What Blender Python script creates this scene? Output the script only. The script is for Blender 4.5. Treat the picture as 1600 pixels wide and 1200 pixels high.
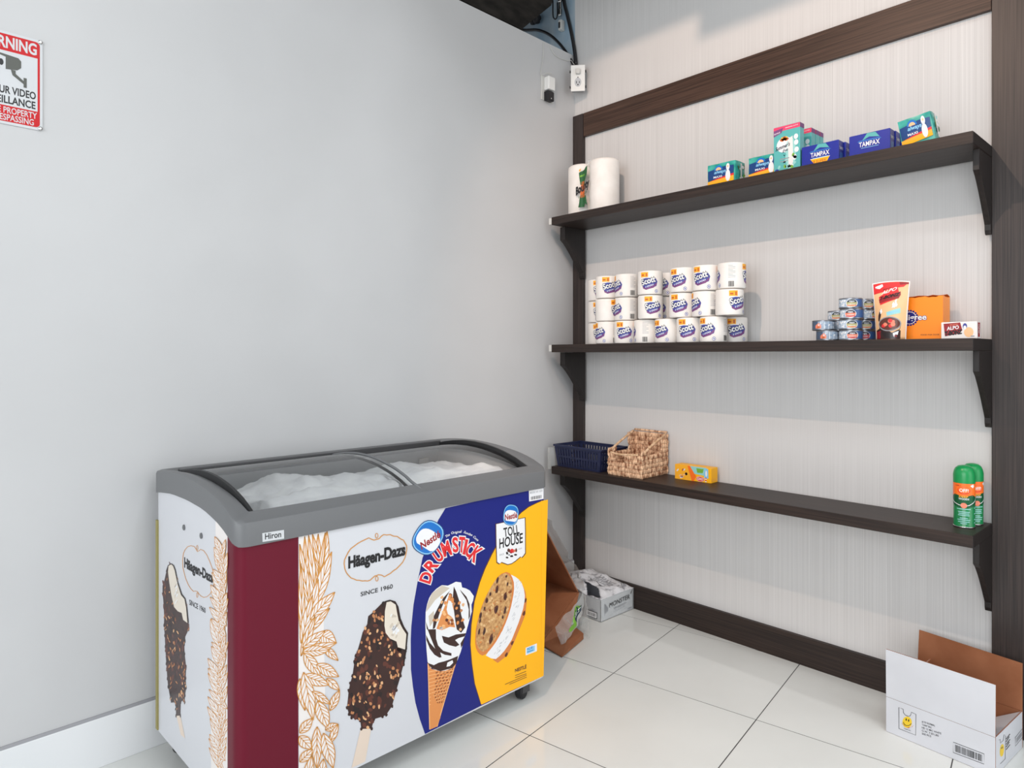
import bpy, bmesh, math, random
from mathutils import Vector, Matrix, geometry, noise
R = math.radians
sc = bpy.context.scene
for o in list(bpy.data.objects): bpy.data.objects.remove(o)
COL = sc.collection

# ------------------------------------------------------------------ camera
# world: wall_right (shelves) is the plane x = 0, the corner is at the origin, room is x < 0, y < 0.1
F, YH = 1060.0, 555.0                 # focal length and horizon in pixels of the 1600 x 1200 frame
AZ = R(47.16)
CAM = Vector((-2.975, -2.59, 1.36))
FW = Vector((math.cos(AZ), math.sin(AZ), 0)); RT = Vector((math.sin(AZ), -math.cos(AZ), 0)); UP = Vector((0, 0, 1))
cd = bpy.data.cameras.new('camera'); cam = bpy.data.objects.new('camera', cd); COL.objects.link(cam)
cam.location = CAM; cam.rotation_euler = (R(90), 0, AZ - R(90))
cd.sensor_width = 36; cd.lens = F / 1600 * 36; cd.shift_y = -(600 - YH) / 1600; cd.clip_start = .05
sc.camera = cam

# ------------------------------------------------------------------ world, lamps, exposure
sc.view_settings.view_transform = 'Standard'; sc.view_settings.look = 'None'
sc.view_settings.gamma = 1; sc.view_settings.use_curve_mapping = False
sc.view_settings.exposure = 0.14
w = bpy.data.worlds.new('world'); sc.world = w; w.use_nodes = True
w.node_tree.nodes['Background'].inputs[0].default_value = (.90, .96, 1.0, 1)
w.node_tree.nodes['Background'].inputs[1].default_value = 0.5

def area(name, loc, target, sx, sy, power, col):
    l = bpy.data.lights.new(name, 'AREA'); l.shape = 'RECTANGLE'; l.size = sx; l.size_y = sy
    l.energy = power; l.color = col
    o = bpy.data.objects.new(name, l); COL.objects.link(o); o.location = loc
    o.rotation_euler = (Vector(target) - Vector(loc)).to_track_quat('-Z', 'Y').to_euler()
    return o
area('storefront_daylight', (-.3, -6.4, 1.9), (-.6, 0, 1.5), 5.0, 3.2, 84, (.95, .98, 1.0))
area('side_daylight', (-6.2, -2.9, 2.0), (0, -1.2, 1.2), 4.0, 2.8, 138, (.95, .98, 1.0))
def spot(name, loc, target, power, col, rad, ang, blend):
    l = bpy.data.lights.new(name, 'SPOT'); l.energy = power; l.color = col; l.shadow_soft_size = rad
    l.spot_size = R(ang); l.spot_blend = blend
    o = bpy.data.objects.new(name, l); COL.objects.link(o); o.location = loc
    o.rotation_euler = (Vector(target) - Vector(loc)).to_track_quat('-Z', 'Y').to_euler()
spot('warm_track_spot', (-2.1, -1.3, 3.34), (0, -1.75, 1.95), 84, (1.0, .73, .57), .016, 104, .3)
for lx, ly in ((-1.7, -2.6), (-1.7, -4.2)):
    area('overhead_fill_light', (lx, ly, 3.72), (lx, ly, 0), 1.2, 1.2, 46, (.94, .98, 1.0))  # unseen overhead fill, added to brighten the floor and the freezer inside

# ------------------------------------------------------------------ materials
def S(r, g, b):
    f = lambda c: (c / 255 / 12.92) if c / 255 <= .04045 else ((c / 255 + .055) / 1.055) ** 2.4
    return (f(r), f(g), f(b), 1)
MATS = {}
def M(name, c, rough=.5, metal=0, spec=.5, alpha=None, coat=0, trans=0):
    if name in MATS: return MATS[name]
    m = bpy.data.materials.new(name); m.use_nodes = True
    b = m.node_tree.nodes['Principled BSDF']
    b.inputs['Base Color'].default_value = S(*c) if max(c) > 1 else (*c, 1)
    b.inputs['Roughness'].default_value = rough; b.inputs['Metallic'].default_value = metal
    b.inputs['Specular IOR Level'].default_value = spec
    if coat: b.inputs['Coat Weight'].default_value = coat
    if alpha is not None: b.inputs['Alpha'].default_value = alpha
    if trans: b.inputs['Transmission Weight'].default_value = trans
    m.diffuse_color = b.inputs['Base Color'].default_value
    MATS[name] = m; return m
def noisy(m, c1, c2, scale=(1, 1, 1), nscale=10, detail=4, bump=0, lo=.35, hi=.65, dist=.002, rough=None):
    """mix two colours by noise in object space, optionally with fine bump"""
    nt = m.node_tree; N = nt.nodes; L = nt.links; b = N['Principled BSDF']
    tc = N.new('ShaderNodeTexCoord'); mp = N.new('ShaderNodeMapping'); mp.inputs['Scale'].default_value = scale
    nz = N.new('ShaderNodeTexNoise'); nz.inputs['Scale'].default_value = nscale; nz.inputs['Detail'].default_value = detail
    cr = N.new('ShaderNodeValToRGB'); cr.color_ramp.elements[0].position = lo; cr.color_ramp.elements[1].position = hi
    cr.color_ramp.elements[0].color = S(*c1); cr.color_ramp.elements[1].color = S(*c2)
    L.new(tc.outputs['Object'], mp.inputs['Vector']); L.new(mp.outputs['Vector'], nz.inputs['Vector'])
    L.new(nz.outputs['Fac'], cr.inputs['Fac']); L.new(cr.outputs['Color'], b.inputs['Base Color'])
    if bump:
        bp = N.new('ShaderNodeBump'); bp.inputs['Strength'].default_value = bump; bp.inputs['Distance'].default_value = dist
        L.new(nz.outputs['Fac'], bp.inputs['Height']); L.new(bp.outputs['Normal'], b.inputs['Normal'])
    return m
m_wall = noisy(M('painted_wall', (214, 214, 216), .42, spec=.35), (192, 192, 193), (198, 198, 199), (1, 1, 1), 1.3, 3)
m_paper = noisy(M('striped_wallpaper', (200, 197, 195), .6, spec=.25), (196, 194, 193), (218, 216, 215), (.6, 330, .5), 2.0, 4, .12, .32, .68, .001)
m_wood = noisy(M('dark_wood_laminate', (60, 50, 46), .45, spec=.3), (34, 28, 26), (58, 46, 41), (60, 1.6, 90), 2.0, 6, .12, .3, .7, .0006)
m_woodv = noisy(M('dark_wood_upright', (60, 50, 46), .42, spec=.4), (37, 31, 30), (64, 54, 51), (60, 110, 1.4), 2.0, 6, .12, .3, .7, .0006)
m_rail = noisy(M('lamplit_wood_rail', (66, 50, 42), .45, spec=.3), (50, 37, 31), (84, 63, 53), (60, 1.6, 90), 2.0, 6, .12, .3, .7, .0006)  # dark wood turned browner: the lamp's warm light is put into the colour
m_woodd = noisy(M('dark_wood_bracket', (40, 33, 31), .45, spec=.4), (28, 23, 22), (38, 32, 30), (40, 40, 4), 3, 4)
m_edge = M('edge_band', (78, 66, 60), .4)
m_tile = noisy(M('white_porcelain_tile', (219, 220, 217), .07, spec=.5), (217, 218, 215), (222, 223, 220), (1, 1, 1), 2.5, 3)
m_grout = M('grey_grout', (70, 68, 68), .8)
m_skirt = noisy(M('white_skirting_tile', (224, 226, 228), .2), (222, 224, 226), (227, 228, 230), (1, 1, 1), 2, 2)
m_dark = noisy(M('black_ceiling_paint', (30, 28, 26), .85, spec=.2), (24, 22, 20), (44, 41, 38), (3, 8, 8), 3, 5, .3)
m_blue = noisy(M('blue_board', (150, 172, 188), .8), (138, 164, 184), (170, 184, 194), (1, 4, 2), 2.5, 4)
m_blackrub = M('black_rubber', (22, 21, 25), .5)
m_white = M('white_plastic', (228, 228, 226), .35)
m_offw = M('offwhite_plastic', (205, 204, 200), .4)
m_steel = M('bright_steel', (190, 190, 190), .25, metal=1)
m_black = M('black_print', (20, 20, 24), .45)
m_body = M('freezer_white', (208, 209, 214), .3, spec=.4)
m_frame = M('freezer_grey_plastic', (108, 109, 111), .38, spec=.4)
m_framed = M('freezer_dark_rail', (66, 66, 68), .35)
m_gasket = M('black_gasket', (28, 28, 30), .5)
m_liner = M('freezer_liner', (214, 216, 218), .35)
m_maroon = M('maroon_vinyl', (100, 16, 38), .38, spec=.22)
m_navy = M('navy_print', (30, 38, 120), .38, spec=.22)
m_yel = M('yellow_print', (255, 184, 30), .38, spec=.22)
m_pwhite = M('white_print', (236, 236, 238), .3)
m_gold = M('gold_line_print', (205, 142, 66), .35)
m_cream = M('cream_print', (233, 227, 224), .3)
m_choc = M('chocolate_print', (52, 24, 20), .28)
m_choc2 = M('light_chocolate_print', (92, 44, 32), .28)
m_choc3 = M('dark_chocolate_print', (30, 14, 14), .28)
m_nut = M('nut_print', (190, 128, 84), .35)
m_nut2 = M('pale_nut_print', (226, 176, 128), .35)
m_van = M('vanilla_print', (226, 216, 202), .35)
m_van2 = M('vanilla_shade_print', (206, 194, 178), .35)
m_stick = M('stick_print', (224, 206, 190), .4)
m_red = M('red_print', (222, 40, 44), .35)
m_dred = M('dark_red_print', (152, 26, 34), .35)
m_blue1 = M('bright_blue_print', (18, 112, 196), .3)
m_blue2 = M('light_blue_print', (140, 200, 236), .3)
m_blue3 = M('dark_blue_print', (16, 62, 124), .3)
m_cone = M('waffle_print', (222, 142, 78), .4)
m_cone2 = M('waffle_light_print', (246, 190, 130), .4)
m_cone3 = M('waffle_dark_print', (150, 80, 36), .4)
m_cook = noisy(M('cookie_print', (198, 150, 96), .45), (176, 124, 74), (214, 170, 112), (1, 1, 1), 90, 3, 0, .35, .65)
m_cook2 = M('cookie_edge_print', (214, 128, 62), .45)
m_cook3 = M('cookie_crumb_print', (222, 184, 132), .45)
m_gold2 = M('brown_border_print', (86, 50, 40), .35)
m_ygreen = M('mustard_seam', (150, 140, 84), .5)
m_paperw = noisy(M('white_tissue_paper', (236, 230, 224), .65), (232, 226, 220), (240, 235, 230), (1, 1, 1), 14, 3, .15)
m_splash = M('indigo_print', (62, 70, 150), .5)
m_purple = M('purple_print', (120, 64, 120), .5)
m_orange = M('orange_print', (250, 176, 40), .5)
m_dor = M('rust_print', (200, 96, 36), .5)
m_grey = M('grey_print', (150, 152, 158), .5)
m_lgrey = M('light_grey_print', (186, 188, 192), .5)
m_green = M('dark_green_print', (32, 92, 48), .4)
m_lgreen = M('green_print', (120, 176, 60), .4)
m_teal = noisy(M('teal_wrap', (52, 160, 150), .25), (40, 148, 138), (74, 178, 164), (1, 1, 1), 30, 2)
m_teal2 = M('pale_teal_print', (150, 208, 204), .35)
m_teal3 = M('teal_carton', (92, 178, 176), .3)
m_rblue = M('royal_blue_carton', (30, 44, 150), .3)
m_rblue2 = M('light_royal_print', (48, 112, 190), .3)
m_pink = M('pink_print', (238, 70, 110), .35)
m_tin = M('can_metal', (150, 152, 158), .3, metal=.9)
m_tinb = M('can_blue', (46, 84, 136), .3)
m_tind = M('can_slate', (70, 88, 112), .3)
m_tins = noisy(M('can_silver_blue', (176, 194, 212), .3), (150, 172, 196), (206, 216, 226), (1, 1, 1), 120, 2)
m_badge = M('can_badge_dark', (24, 46, 66), .4)
m_olive = M('can_badge_olive', (170, 164, 110), .4)
m_salmon = M('can_badge_salmon', (232, 132, 104), .4)
m_rose = M('can_badge_rose', (190, 74, 84), .4)
m_porange = M('orange_carton', (255, 142, 14), .4)
m_porange2 = M('orange_carton_inner', (206, 112, 40), .6)
m_tan = M('tan_print', (240, 190, 140), .4)
m_spray = M('green_can', (16, 128, 72), .22, coat=.4)
m_spray2 = M('dark_green_can', (10, 84, 50), .25)
m_cap = M('green_cap', (12, 140, 74), .3)
m_spor = M('orange_can_print', (252, 116, 36), .3)
m_bnavy = M('navy_plastic', (34, 40, 72), .38)
m_weave = noisy(M('water_hyacinth', (196, 150, 112), .7, spec=.25), (128, 74, 44), (240, 200, 164), (1, 1, .45), 70, 3, .3, .32, .62)
m_card = noisy(M('brown_cardboard', (150, 96, 66), .8, spec=.2), (140, 88, 60), (158, 104, 74), (1, 1, 1), 8, 4)
m_cardw = noisy(M('white_cardboard', (208, 210, 216), .6, spec=.3), (205, 207, 213), (211, 213, 219), (1, 1, 1), 6, 3)
m_smile = M('smile_yellow_print', (236, 200, 40), .5)
m_film = M('clear_film', (236, 238, 238), .12, alpha=.30)
m_filmg = noisy(M('grey_printed_film', (208, 208, 212), .22), (150, 150, 156), (226, 226, 230), (1, 1, 1), 26, 4, 0, .36, .5)
m_frost = noisy(M('frosty_white', (240, 241, 244), .5), (240, 241, 244), (250, 251, 252), (1, 1, 1), 18, 5, .5, .35, .65, .01)
m_signred = M('sign_red', (196, 22, 30), .45, spec=.3)
m_signwhite = M('sign_white', (204, 206, 209), .45)
m_olivecam = M('sign_camera_grey', (74, 76, 70), .4)
def glassmat():
    m = bpy.data.materials.new('curved_glass'); m.use_nodes = True; nt = m.node_tree; N = nt.nodes; L = nt.links
    N.remove(N['Principled BSDF']); out = N['Material Output']
    tr = N.new('ShaderNodeBsdfTransparent'); tr.inputs[0].default_value = (.985, .99, .99, 1)
    gl = N.new('ShaderNodeBsdfGlossy'); gl.inputs['Roughness'].default_value = .02
    fr = N.new('ShaderNodeFresnel'); fr.inputs['IOR'].default_value = 1.45
    mx = N.new('ShaderNodeMixShader'); L.new(fr.outputs[0], mx.inputs[0]); L.new(tr.outputs[0], mx.inputs[1]); L.new(gl.outputs[0], mx.inputs[2])
    L.new(mx.outputs[0], out.inputs['Surface']); return m
m_glass = glassmat()
def clearplastic():
    m = bpy.data.materials.new('clear_plastic'); m.use_nodes = True; nt = m.node_tree; N = nt.nodes; L = nt.links
    b = N['Principled BSDF']; b.inputs['Base Color'].default_value = S(225, 228, 226); b.inputs['Roughness'].default_value = .12
    out = N['Material Output']; tr = N.new('ShaderNodeBsdfTransparent'); mx = N.new('ShaderNodeMixShader')
    fr = N.new('ShaderNodeLayerWeight'); fr.inputs[0].default_value = .35
    mp = N.new('ShaderNodeMapRange'); mp.inputs[3].default_value = .22; mp.inputs[4].default_value = .8
    L.new(fr.outputs['Facing'], mp.inputs[0]); L.new(mp.outputs[0], mx.inputs[0])
    L.new(tr.outputs[0], mx.inputs[1]); L.new(b.outputs[0], mx.inputs[2]); L.new(mx.outputs[0], out.inputs['Surface']); return m
m_clear = clearplastic()

# ------------------------------------------------------------------ helpers
def ray(px, py): return FW + RT * ((px - 800) / F) + UP * ((YH - py) / F)
def at(px, py, n, p0):            # the point of a plane that the photograph shows at px, py
    r = ray(px, py); n = Vector(n); return CAM + r * ((Vector(p0) - CAM).dot(n) / r.dot(n))
def atx(px, py, x): return at(px, py, (1, 0, 0), (x, 0, 0))
def atz(px, py, z): return at(px, py, (0, 0, 1), (0, 0, z))

class MB:
    def __init__(s): s.v = []; s.f = []; s.m = []
    def add(s, vs, fs, mi=0):
        b = len(s.v); s.v += [tuple(v) for v in vs]
        for i, f in enumerate(fs): s.f.append([b + k for k in f]); s.m.append(mi[i] if isinstance(mi, list) else mi)
        return s
    def box(s, a, b, mi=0):
        x0, y0, z0 = a; x1, y1, z1 = b
        return s.add([(x0, y0, z0), (x1, y0, z0), (x1, y1, z0), (x0, y1, z0), (x0, y0, z1), (x1, y0, z1), (x1, y1, z1), (x0, y1, z1)],
                     [(0, 3, 2, 1), (4, 5, 6, 7), (0, 1, 5, 4), (1, 2, 6, 5), (2, 3, 7, 6), (3, 0, 4, 7)], mi)
    def hexa(s, p, mi=0):          # 8 points: bottom loop then top loop
        return s.add(p, [(0, 3, 2, 1), (4, 5, 6, 7), (0, 1, 5, 4), (1, 2, 6, 5), (2, 3, 7, 6), (3, 0, 4, 7)], mi)
    def prism(s, lo, hi, mi=0):    # two matching loops of points
        n = len(lo)
        return s.add(list(lo) + list(hi), [list(range(n))[::-1], list(range(n, 2 * n))] + [(i, (i + 1) % n, n + (i + 1) % n, n + i) for i in range(n)], mi)
    def lathe(s, prof, n=32, c=(0, 0, 0), mi=0, cap=True):
        vs = []; fs = []
        for r, z in prof:
            for k in range(n): a = 2 * math.pi * k / n; vs.append((c[0] + r * math.cos(a), c[1] + r * math.sin(a), c[2] + z))
        for i in range(len(prof) - 1):
            for k in range(n): fs.append((i * n + k, i * n + (k + 1) % n, (i + 1) * n + (k + 1) % n, (i + 1) * n + k))
        if cap: fs += [list(range(n))[::-1], [(len(prof) - 1) * n + k for k in range(n)]]
        return s.add(vs, fs, mi)
    def tube(s, pts, r, n=8, mi=0, closed=False):
        pts = [Vector(p) for p in pts]; vs = []; fs = []; up = None; K = len(pts)
        for i, p in enumerate(pts):
            if closed: t = pts[(i + 1) % K] - pts[i - 1]
            else: t = pts[min(i + 1, K - 1)] - pts[max(i - 1, 0)]
            t.normalize()
            if up is None: up = Vector((0, 0, 1)) if abs(t.z) < .9 else Vector((1, 0, 0))
            up = (up - t * up.dot(t)).normalized(); bi = t.cross(up)
            rr = r[i] if isinstance(r, (list, tuple)) else r
            for k in range(n): a = 2 * math.pi * k / n; vs.append(p + (up * math.cos(a) + bi * math.sin(a)) * rr)
        for i in range(K if closed else K - 1):
            j = (i + 1) % K
            for k in range(n): fs.append((i * n + k, i * n + (k + 1) % n, j * n + (k + 1) % n, j * n + k))
        if not closed: fs += [list(range(n))[::-1], [(K - 1) * n + k for k in range(n)]]
        return s.add(vs, fs, mi)
    def grid(s, nu, nv, fn, mi=0, skip=None, closeu=False):
        vs = [fn(i / nu, j / nv) for j in range(nv + 1) for i in range(nu + 1)]
        fs = [(j * (nu + 1) + i, j * (nu + 1) + i + 1, (j + 1) * (nu + 1) + i + 1, (j + 1) * (nu + 1) + i)
              for j in range(nv) for i in range(nu) if not (skip and skip((i + .5) / nu, (j + .5) / nv))]
        return s.add(vs, fs, mi)
    def mesh(s, name, mats):
        me = bpy.data.meshes.new(name); me.from_pydata(s.v, [], s.f)
        for m in (mats if isinstance(mats, (list, tuple)) else [mats]): me.materials.append(m)
        for p, mi in zip(me.polygons, s.m): p.material_index = mi
        return me
def mk(name, mb, mats, parent=None, smooth=False, bevel=0, solid=0, loc=None, rot=None, weld=False, seg=2):
    me = mb.mesh(name, mats) if isinstance(mb, MB) else mb
    if isinstance(mb, MB):
        bm = bmesh.new(); bm.from_mesh(me)
        if weld: bmesh.ops.remove_doubles(bm, verts=bm.verts, dist=1e-6)
        bmesh.ops.recalc_face_normals(bm, faces=bm.faces); bm.to_mesh(me); bm.free()
        if smooth:
            for p in me.polygons: p.use_smooth = True
    o = bpy.data.objects.new(name, me); COL.objects.link(o)
    if parent: o.parent = parent
    if loc is not None: o.location = loc
    if rot is not None: o.rotation_euler = rot
    if solid: d = o.modifiers.new('solid', 'SOLIDIFY'); d.thickness = solid; d.offset = 0
    if bevel: d = o.modifiers.new('bevel', 'BEVEL'); d.width = bevel; d.segments = seg; d.limit_method = 'ANGLE'; d.angle_limit = R(40)
    return o
def smooth_by_angle(o, ang=40):
    me = o.data
    for p in me.polygons: p.use_smooth = True
    bm = bmesh.new(); bm.from_mesh(me)
    for e in bm.edges:
        if len(e.link_faces) == 2 and e.calc_face_angle(0) > R(ang): e.smooth = False
    bm.to_mesh(me); bm.free(); return o
def tag(o, label=None, cat=None, group=None, kind=None):
    if label: o['label'] = label
    if cat: o['category'] = cat
    if group: o['group'] = group
    if kind: o['kind'] = kind
    return o
def thing(name, label, cat, loc=(0, 0, 0), rotz=0, group=None, rot=None):
    o = bpy.data.objects.new(name, None); COL.objects.link(o); o.empty_display_size = .05
    o.location = loc; o.rotation_euler = rot if rot else (0, 0, rotz)
    return tag(o, label, cat, group)
def dup(root, loc, rotz, label, rot=None):
    kids = {}
    for o in COL.objects:
        if o.parent: kids.setdefault(o.parent, []).append(o)
    r = root.copy(); COL.objects.link(r); r.location = loc; r.rotation_euler = rot if rot else (0, 0, rotz); r['label'] = label
    def rec(src, dst):
        for ch in kids.get(src, []):
            c = ch.copy(); COL.objects.link(c); c.parent = dst; rec(ch, c)
    rec(root, r); return r

# printing: flat shapes laid on a surface f(u, v, height) -> point
_txt = {}
def glyphs(s, bold=0.0, shear=0.0):
    k = (s, bold, shear)
    if k not in _txt:
        cu = bpy.data.curves.new('lettering', 'FONT'); cu.body = s; cu.offset = bold; cu.shear = shear; cu.resolution_u = 3
        ob = bpy.data.objects.new('lettering', cu); me = bpy.data.meshes.new_from_object(ob)
        me.calc_loop_triangles()
        tris = [[(me.vertices[i].co.x, me.vertices[i].co.y) for i in t.vertices] for t in me.loop_triangles]
        bpy.data.objects.remove(ob); bpy.data.curves.remove(cu); bpy.data.meshes.remove(me)
        _txt[k] = tris
    return _txt[k]
def gbox(s, shear=0):
    t = glyphs(s, 0, shear); xs = [p[0] for q in t for p in q]
    if 'cap' not in _txt: _txt['cap'] = max(p[1] for q in glyphs('H') for p in q)
    return min(xs), max(xs), _txt['cap']
class Print:
    def __init__(s, f, maxu=None, step=.00006, base=.0004): s.base = base; s.f = f; s.t = []; s.maxu = maxu; s.step = step; s.mats = []
    def mi(s, m):
        if m not in s.mats: s.mats.append(m)
        return s.mats.index(m)
    def tri(s, a, b, c, m, lay):
        if s.maxu and max(a[0], b[0], c[0]) - min(a[0], b[0], c[0]) > s.maxu:
            e = sorted([(abs(a[0] - b[0]), 0), (abs(b[0] - c[0]), 1), (abs(c[0] - a[0]), 2)])[-1][1]
            p = [a, b, c]; a, b, c = p[e], p[(e + 1) % 3], p[(e + 2) % 3]
            q = ((a[0] + b[0]) / 2, (a[1] + b[1]) / 2); s.tri(a, q, c, m, lay); s.tri(q, b, c, m, lay); return
        s.t.append((a, b, c, s.mi(m), lay))
    def poly(s, pts, m, lay=0):
        v = [Vector((p[0], p[1], 0)) for p in pts]
        for t in geometry.tessellate_polygon([v]): s.tri(pts[t[0]], pts[t[1]], pts[t[2]], m, lay)
        return s
    def rect(s, x0, y0, x1, y1, m, lay=0): return s.poly([(x0, y0), (x1, y0), (x1, y1), (x0, y1)], m, lay)
    def ell(s, cx, cy, rx, ry, m, lay=0, rot=0, n=24, a0=0, a1=360):
        c, q = math.cos(rot), math.sin(rot); pts = []
        for k in range(n + (0 if a1 - a0 == 360 else 1)):
            a = R(a0 + (a1 - a0) * k / n); x, y = rx * math.cos(a), ry * math.sin(a); pts.append((cx + x * c - y * q, cy + x * q + y * c))
        return s.poly(pts, m, lay)
    def stroke(s, pts, w, m, lay=0, closed=False, taper=False):
        n = len(pts); L = []; Rr = []
        for i in range(n):
            a = pts[(i - 1) % n] if closed or i else pts[0]; b = pts[(i + 1) % n] if closed or i < n - 1 else pts[-1]
            d = Vector((b[0] - a[0], b[1] - a[1]))
            d = d.normalized() if d.length > 1e-9 else Vector((1, 0))
            ww = w / 2 * (1 - .6 * abs(2 * i / (n - 1) - 1) if taper else 1)
            L.append((pts[i][0] - d.y * ww, pts[i][1] + d.x * ww)); Rr.append((pts[i][0] + d.y * ww, pts[i][1] - d.x * ww))
        for i in range(n if closed else n - 1):
            j = (i + 1) % n; s.tri(L[i], Rr[i], Rr[j], m, lay); s.tri(L[i], Rr[j], L[j], m, lay)
        return s
    def text(s, body, bl, br, tl, m, lay=1, bold=0.012, shear=0.0):
        x0, x1, cap = gbox(body, shear); U = ((br[0] - bl[0]) / (x1 - x0), (br[1] - bl[1]) / (x1 - x0)); V = ((tl[0] - bl[0]) / cap, (tl[1] - bl[1]) / cap)
        g = lambda p: (bl[0] + U[0] * (p[0] - x0) + V[0] * p[1], bl[1] + U[1] * (p[0] - x0) + V[1] * p[1])
        for a, b, c in glyphs(body, bold, shear): s.tri(g(a), g(b), g(c), m, lay)
        return s
    def line(s, body, x, y, h, wd, m, lay=1, bold=0.012, shear=0.0, ang=0):  # text by width and cap height, left baseline at x, y
        c, q = math.cos(ang), math.sin(ang); return s.text(body, (x, y), (x + wd * c, y + wd * q), (x - h * q, y + h * c), m, lay, bold, shear)
    def barcode(s, x0, y0, x1, y1, m, lay=1, seed=1):
        rd = random.Random(seed); x = x0
        while x < x1:
            ww = (x1 - x0) * rd.choice((.02, .03, .05)); s.rect(x, y0, min(x + ww, x1), y1, m, lay); x += ww + (x1 - x0) * rd.choice((.02, .03, .04))
        return s
    def build(s, name, parent):
        mb = MB(); 
        for a, b, c, mi, lay in s.t:
            h = s.base + lay * s.step
            mb.add([s.f(p[0], p[1], h) for p in (a, b, c)], [(0, 1, 2)], mi)
        me = mb.mesh(name, s.mats); o = bpy.data.objects.new(name, me); COL.objects.link(o); o.parent = parent
        return o
def inside(p, poly):
    c = False; n = len(poly)
    for i in range(n):
        a, b = poly[i], poly[i - 1]
        if (a[1] > p[1]) != (b[1] > p[1]) and p[0] < (b[0] - a[0]) * (p[1] - a[1]) / (b[1] - a[1]) + a[0]: c = not c
    return c
def Z(pts, k, x, y): return [(x + p[0] / k, y + p[1] / k) for p in pts]      # from an enlarged view back to photograph pixels
def blob(rd, x, y, rx, ry, ang, n=7):
    c, q = math.cos(ang), math.sin(ang); out = []
    for k in range(n):
        a = 2 * math.pi * k / n; r = rd.uniform(.75, 1.15); u, v = rx * r * math.cos(a), ry * r * math.sin(a); out.append((x + u * c - v * q, y + u * q + v * c))
    return out

# ------------------------------------------------------------------ the setting
LW = R(2.1)                                              # the left wall runs 2.1 degrees off square
LN = Vector((-math.sin(LW), math.cos(LW), 0)); LD = Vector((math.cos(LW), math.sin(LW), 0)); LP = Vector((0, .075, 0))
def struct(name, mb, m, **k): return tag(mk(name, mb, m, **k), kind='structure')
def lw(px, py): return at(px, py, LN, LP)
# floor: slab with grout, 60 cm tiles laid 9 degrees off the walls
room = [(-4.7, -4.9), (0, -4.9), (0, .075), (-4.7, .075 - 4.7 * math.tan(LW))]
fl = struct('floor', MB().prism([(p[0], p[1], -.06) for p in room], [(p[0], p[1], -.0009) for p in room]), m_grout)
def clip(poly, a, b):
    out = []; sd = lambda p: (b[0] - a[0]) * (p[1] - a[1]) - (b[1] - a[1]) * (p[0] - a[0])
    for i in range(len(poly)):
        p, q = poly[i - 1], poly[i]; sp, sq = sd(p), sd(q)
        if (sp < 0) != (sq < 0): t = sp / (sp - sq); out.append((p[0] + (q[0] - p[0]) * t, p[1] + (q[1] - p[1]) * t))
        if sq >= 0: out.append(q)
    return out
T = .604; ta = R(9.2); tx, ty = -.682, -.757; full = None
for i in range(-9, 6):
    for j in range(-9, 6):
        g = .0019
        c4 = [(i * T + g, j * T + g), (i * T + T - g, j * T + g), (i * T + T - g, j * T + T - g), (i * T + g, j * T + T - g)]
        wp = [(tx + x * math.cos(ta) - y * math.sin(ta), ty + x * math.sin(ta) + y * math.cos(ta)) for x, y in c4]
        cl = wp
        for k in range(4): cl = clip(cl, room[k], room[(k + 1) % 4]) if cl else cl
        if len(cl) < 3: continue
        cx = sum(p[0] for p in cl) / len(cl); cy = sum(p[1] for p in cl) / len(cl)
        if len(cl) == 4 and all(abs(a[0] - b[0]) + abs(a[1] - b[1]) < 1e-6 for a, b in zip(sorted(cl), sorted(wp))):
            if full is None:
                h = T / 2 - g; full = MB().box((-h, -h, -.0009), (h, h, 0)).mesh('tile', m_tile)
            o = mk('tile', full, None, fl, loc=(cx, cy, 0), rot=(0, 0, ta), bevel=.0004, seg=1)
        else:
            area2 = abs(sum(cl[k - 1][0] * cl[k][1] - cl[k][0] * cl[k - 1][1] for k in range(len(cl))))
            if area2 < .0004: continue
            mk('tile', MB().prism([(p[0] - cx, p[1] - cy, -.0009) for p in cl], [(p[0] - cx, p[1] - cy, 0) for p in cl]), m_tile, fl, loc=(cx, cy, 0))
ZT = 3.112                                               # the left wall stops here, below the open ceiling
def lwp(s, d, z): p = LP + LD * s + LN * d; return (p.x, p.y, z)   # along the wall, into the wall, up
struct('wall_left', MB().hexa([lwp(-4.7, 0, 0), lwp(0, 0, 0), lwp(0, .12, 0), lwp(-4.7, .12, 0), lwp(-4.7, 0, ZT), lwp(0, 0, ZT), lwp(0, .12, ZT), lwp(-4.7, .12, ZT)]), m_wall)
struct('wall_right', MB().box((0, -4.9, 0), (.14, .075, 3.75)), m_paper)
struct('wall_back', MB().box((0, .0752, 0), (.14, 1.7, 3.75)), m_blue)
struct('ceiling', MB().box((-4.7, -4.9, 3.75), (.14, .08, 3.85)), M('white_ceiling', (205, 205, 203), .8))
struct('trim_7', MB().box((-4.7, .08, 3.75), (.14, 1.7, 3.85)), m_dark)
struct('baseboard_left', MB().hexa([lwp(-4.7, -.012, 0), lwp(-.01, -.012, 0), lwp(-.01, 0, 0), lwp(-4.7, 0, 0), lwp(-4.7, -.012, .163), lwp(-.01, -.012, .163), lwp(-.01, 0, .163), lwp(-4.7, 0, .163)]), m_skirt, bevel=.002)
struct('trim_8', MB().hexa([lwp(-4.7, -.010, .1631), lwp(-.01, -.010, .1631), lwp(-.01, 0, .1631), lwp(-4.7, 0, .1631), lwp(-4.7, -.004, .171), lwp(-.01, -.004, .171), lwp(-.01, 0, .171), lwp(-4.7, 0, .171)]), M('grey_strip', (150, 150, 154), .7))  # thin grey strip along the top of the left baseboard
struct('baseboard_right', MB().box((-.02, -1.965, 0), (0, -.008, .125)), m_wood, bevel=.001)
struct('trim_1', MB().box((-.022, -.0055, 0), (0, .072, 2.752)), m_woodv, bevel=.0015)
struct('trim_2', MB().box((-.02, -1.966, 2.618), (0, -.008, 2.752)), m_rail, bevel=.001)
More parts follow.
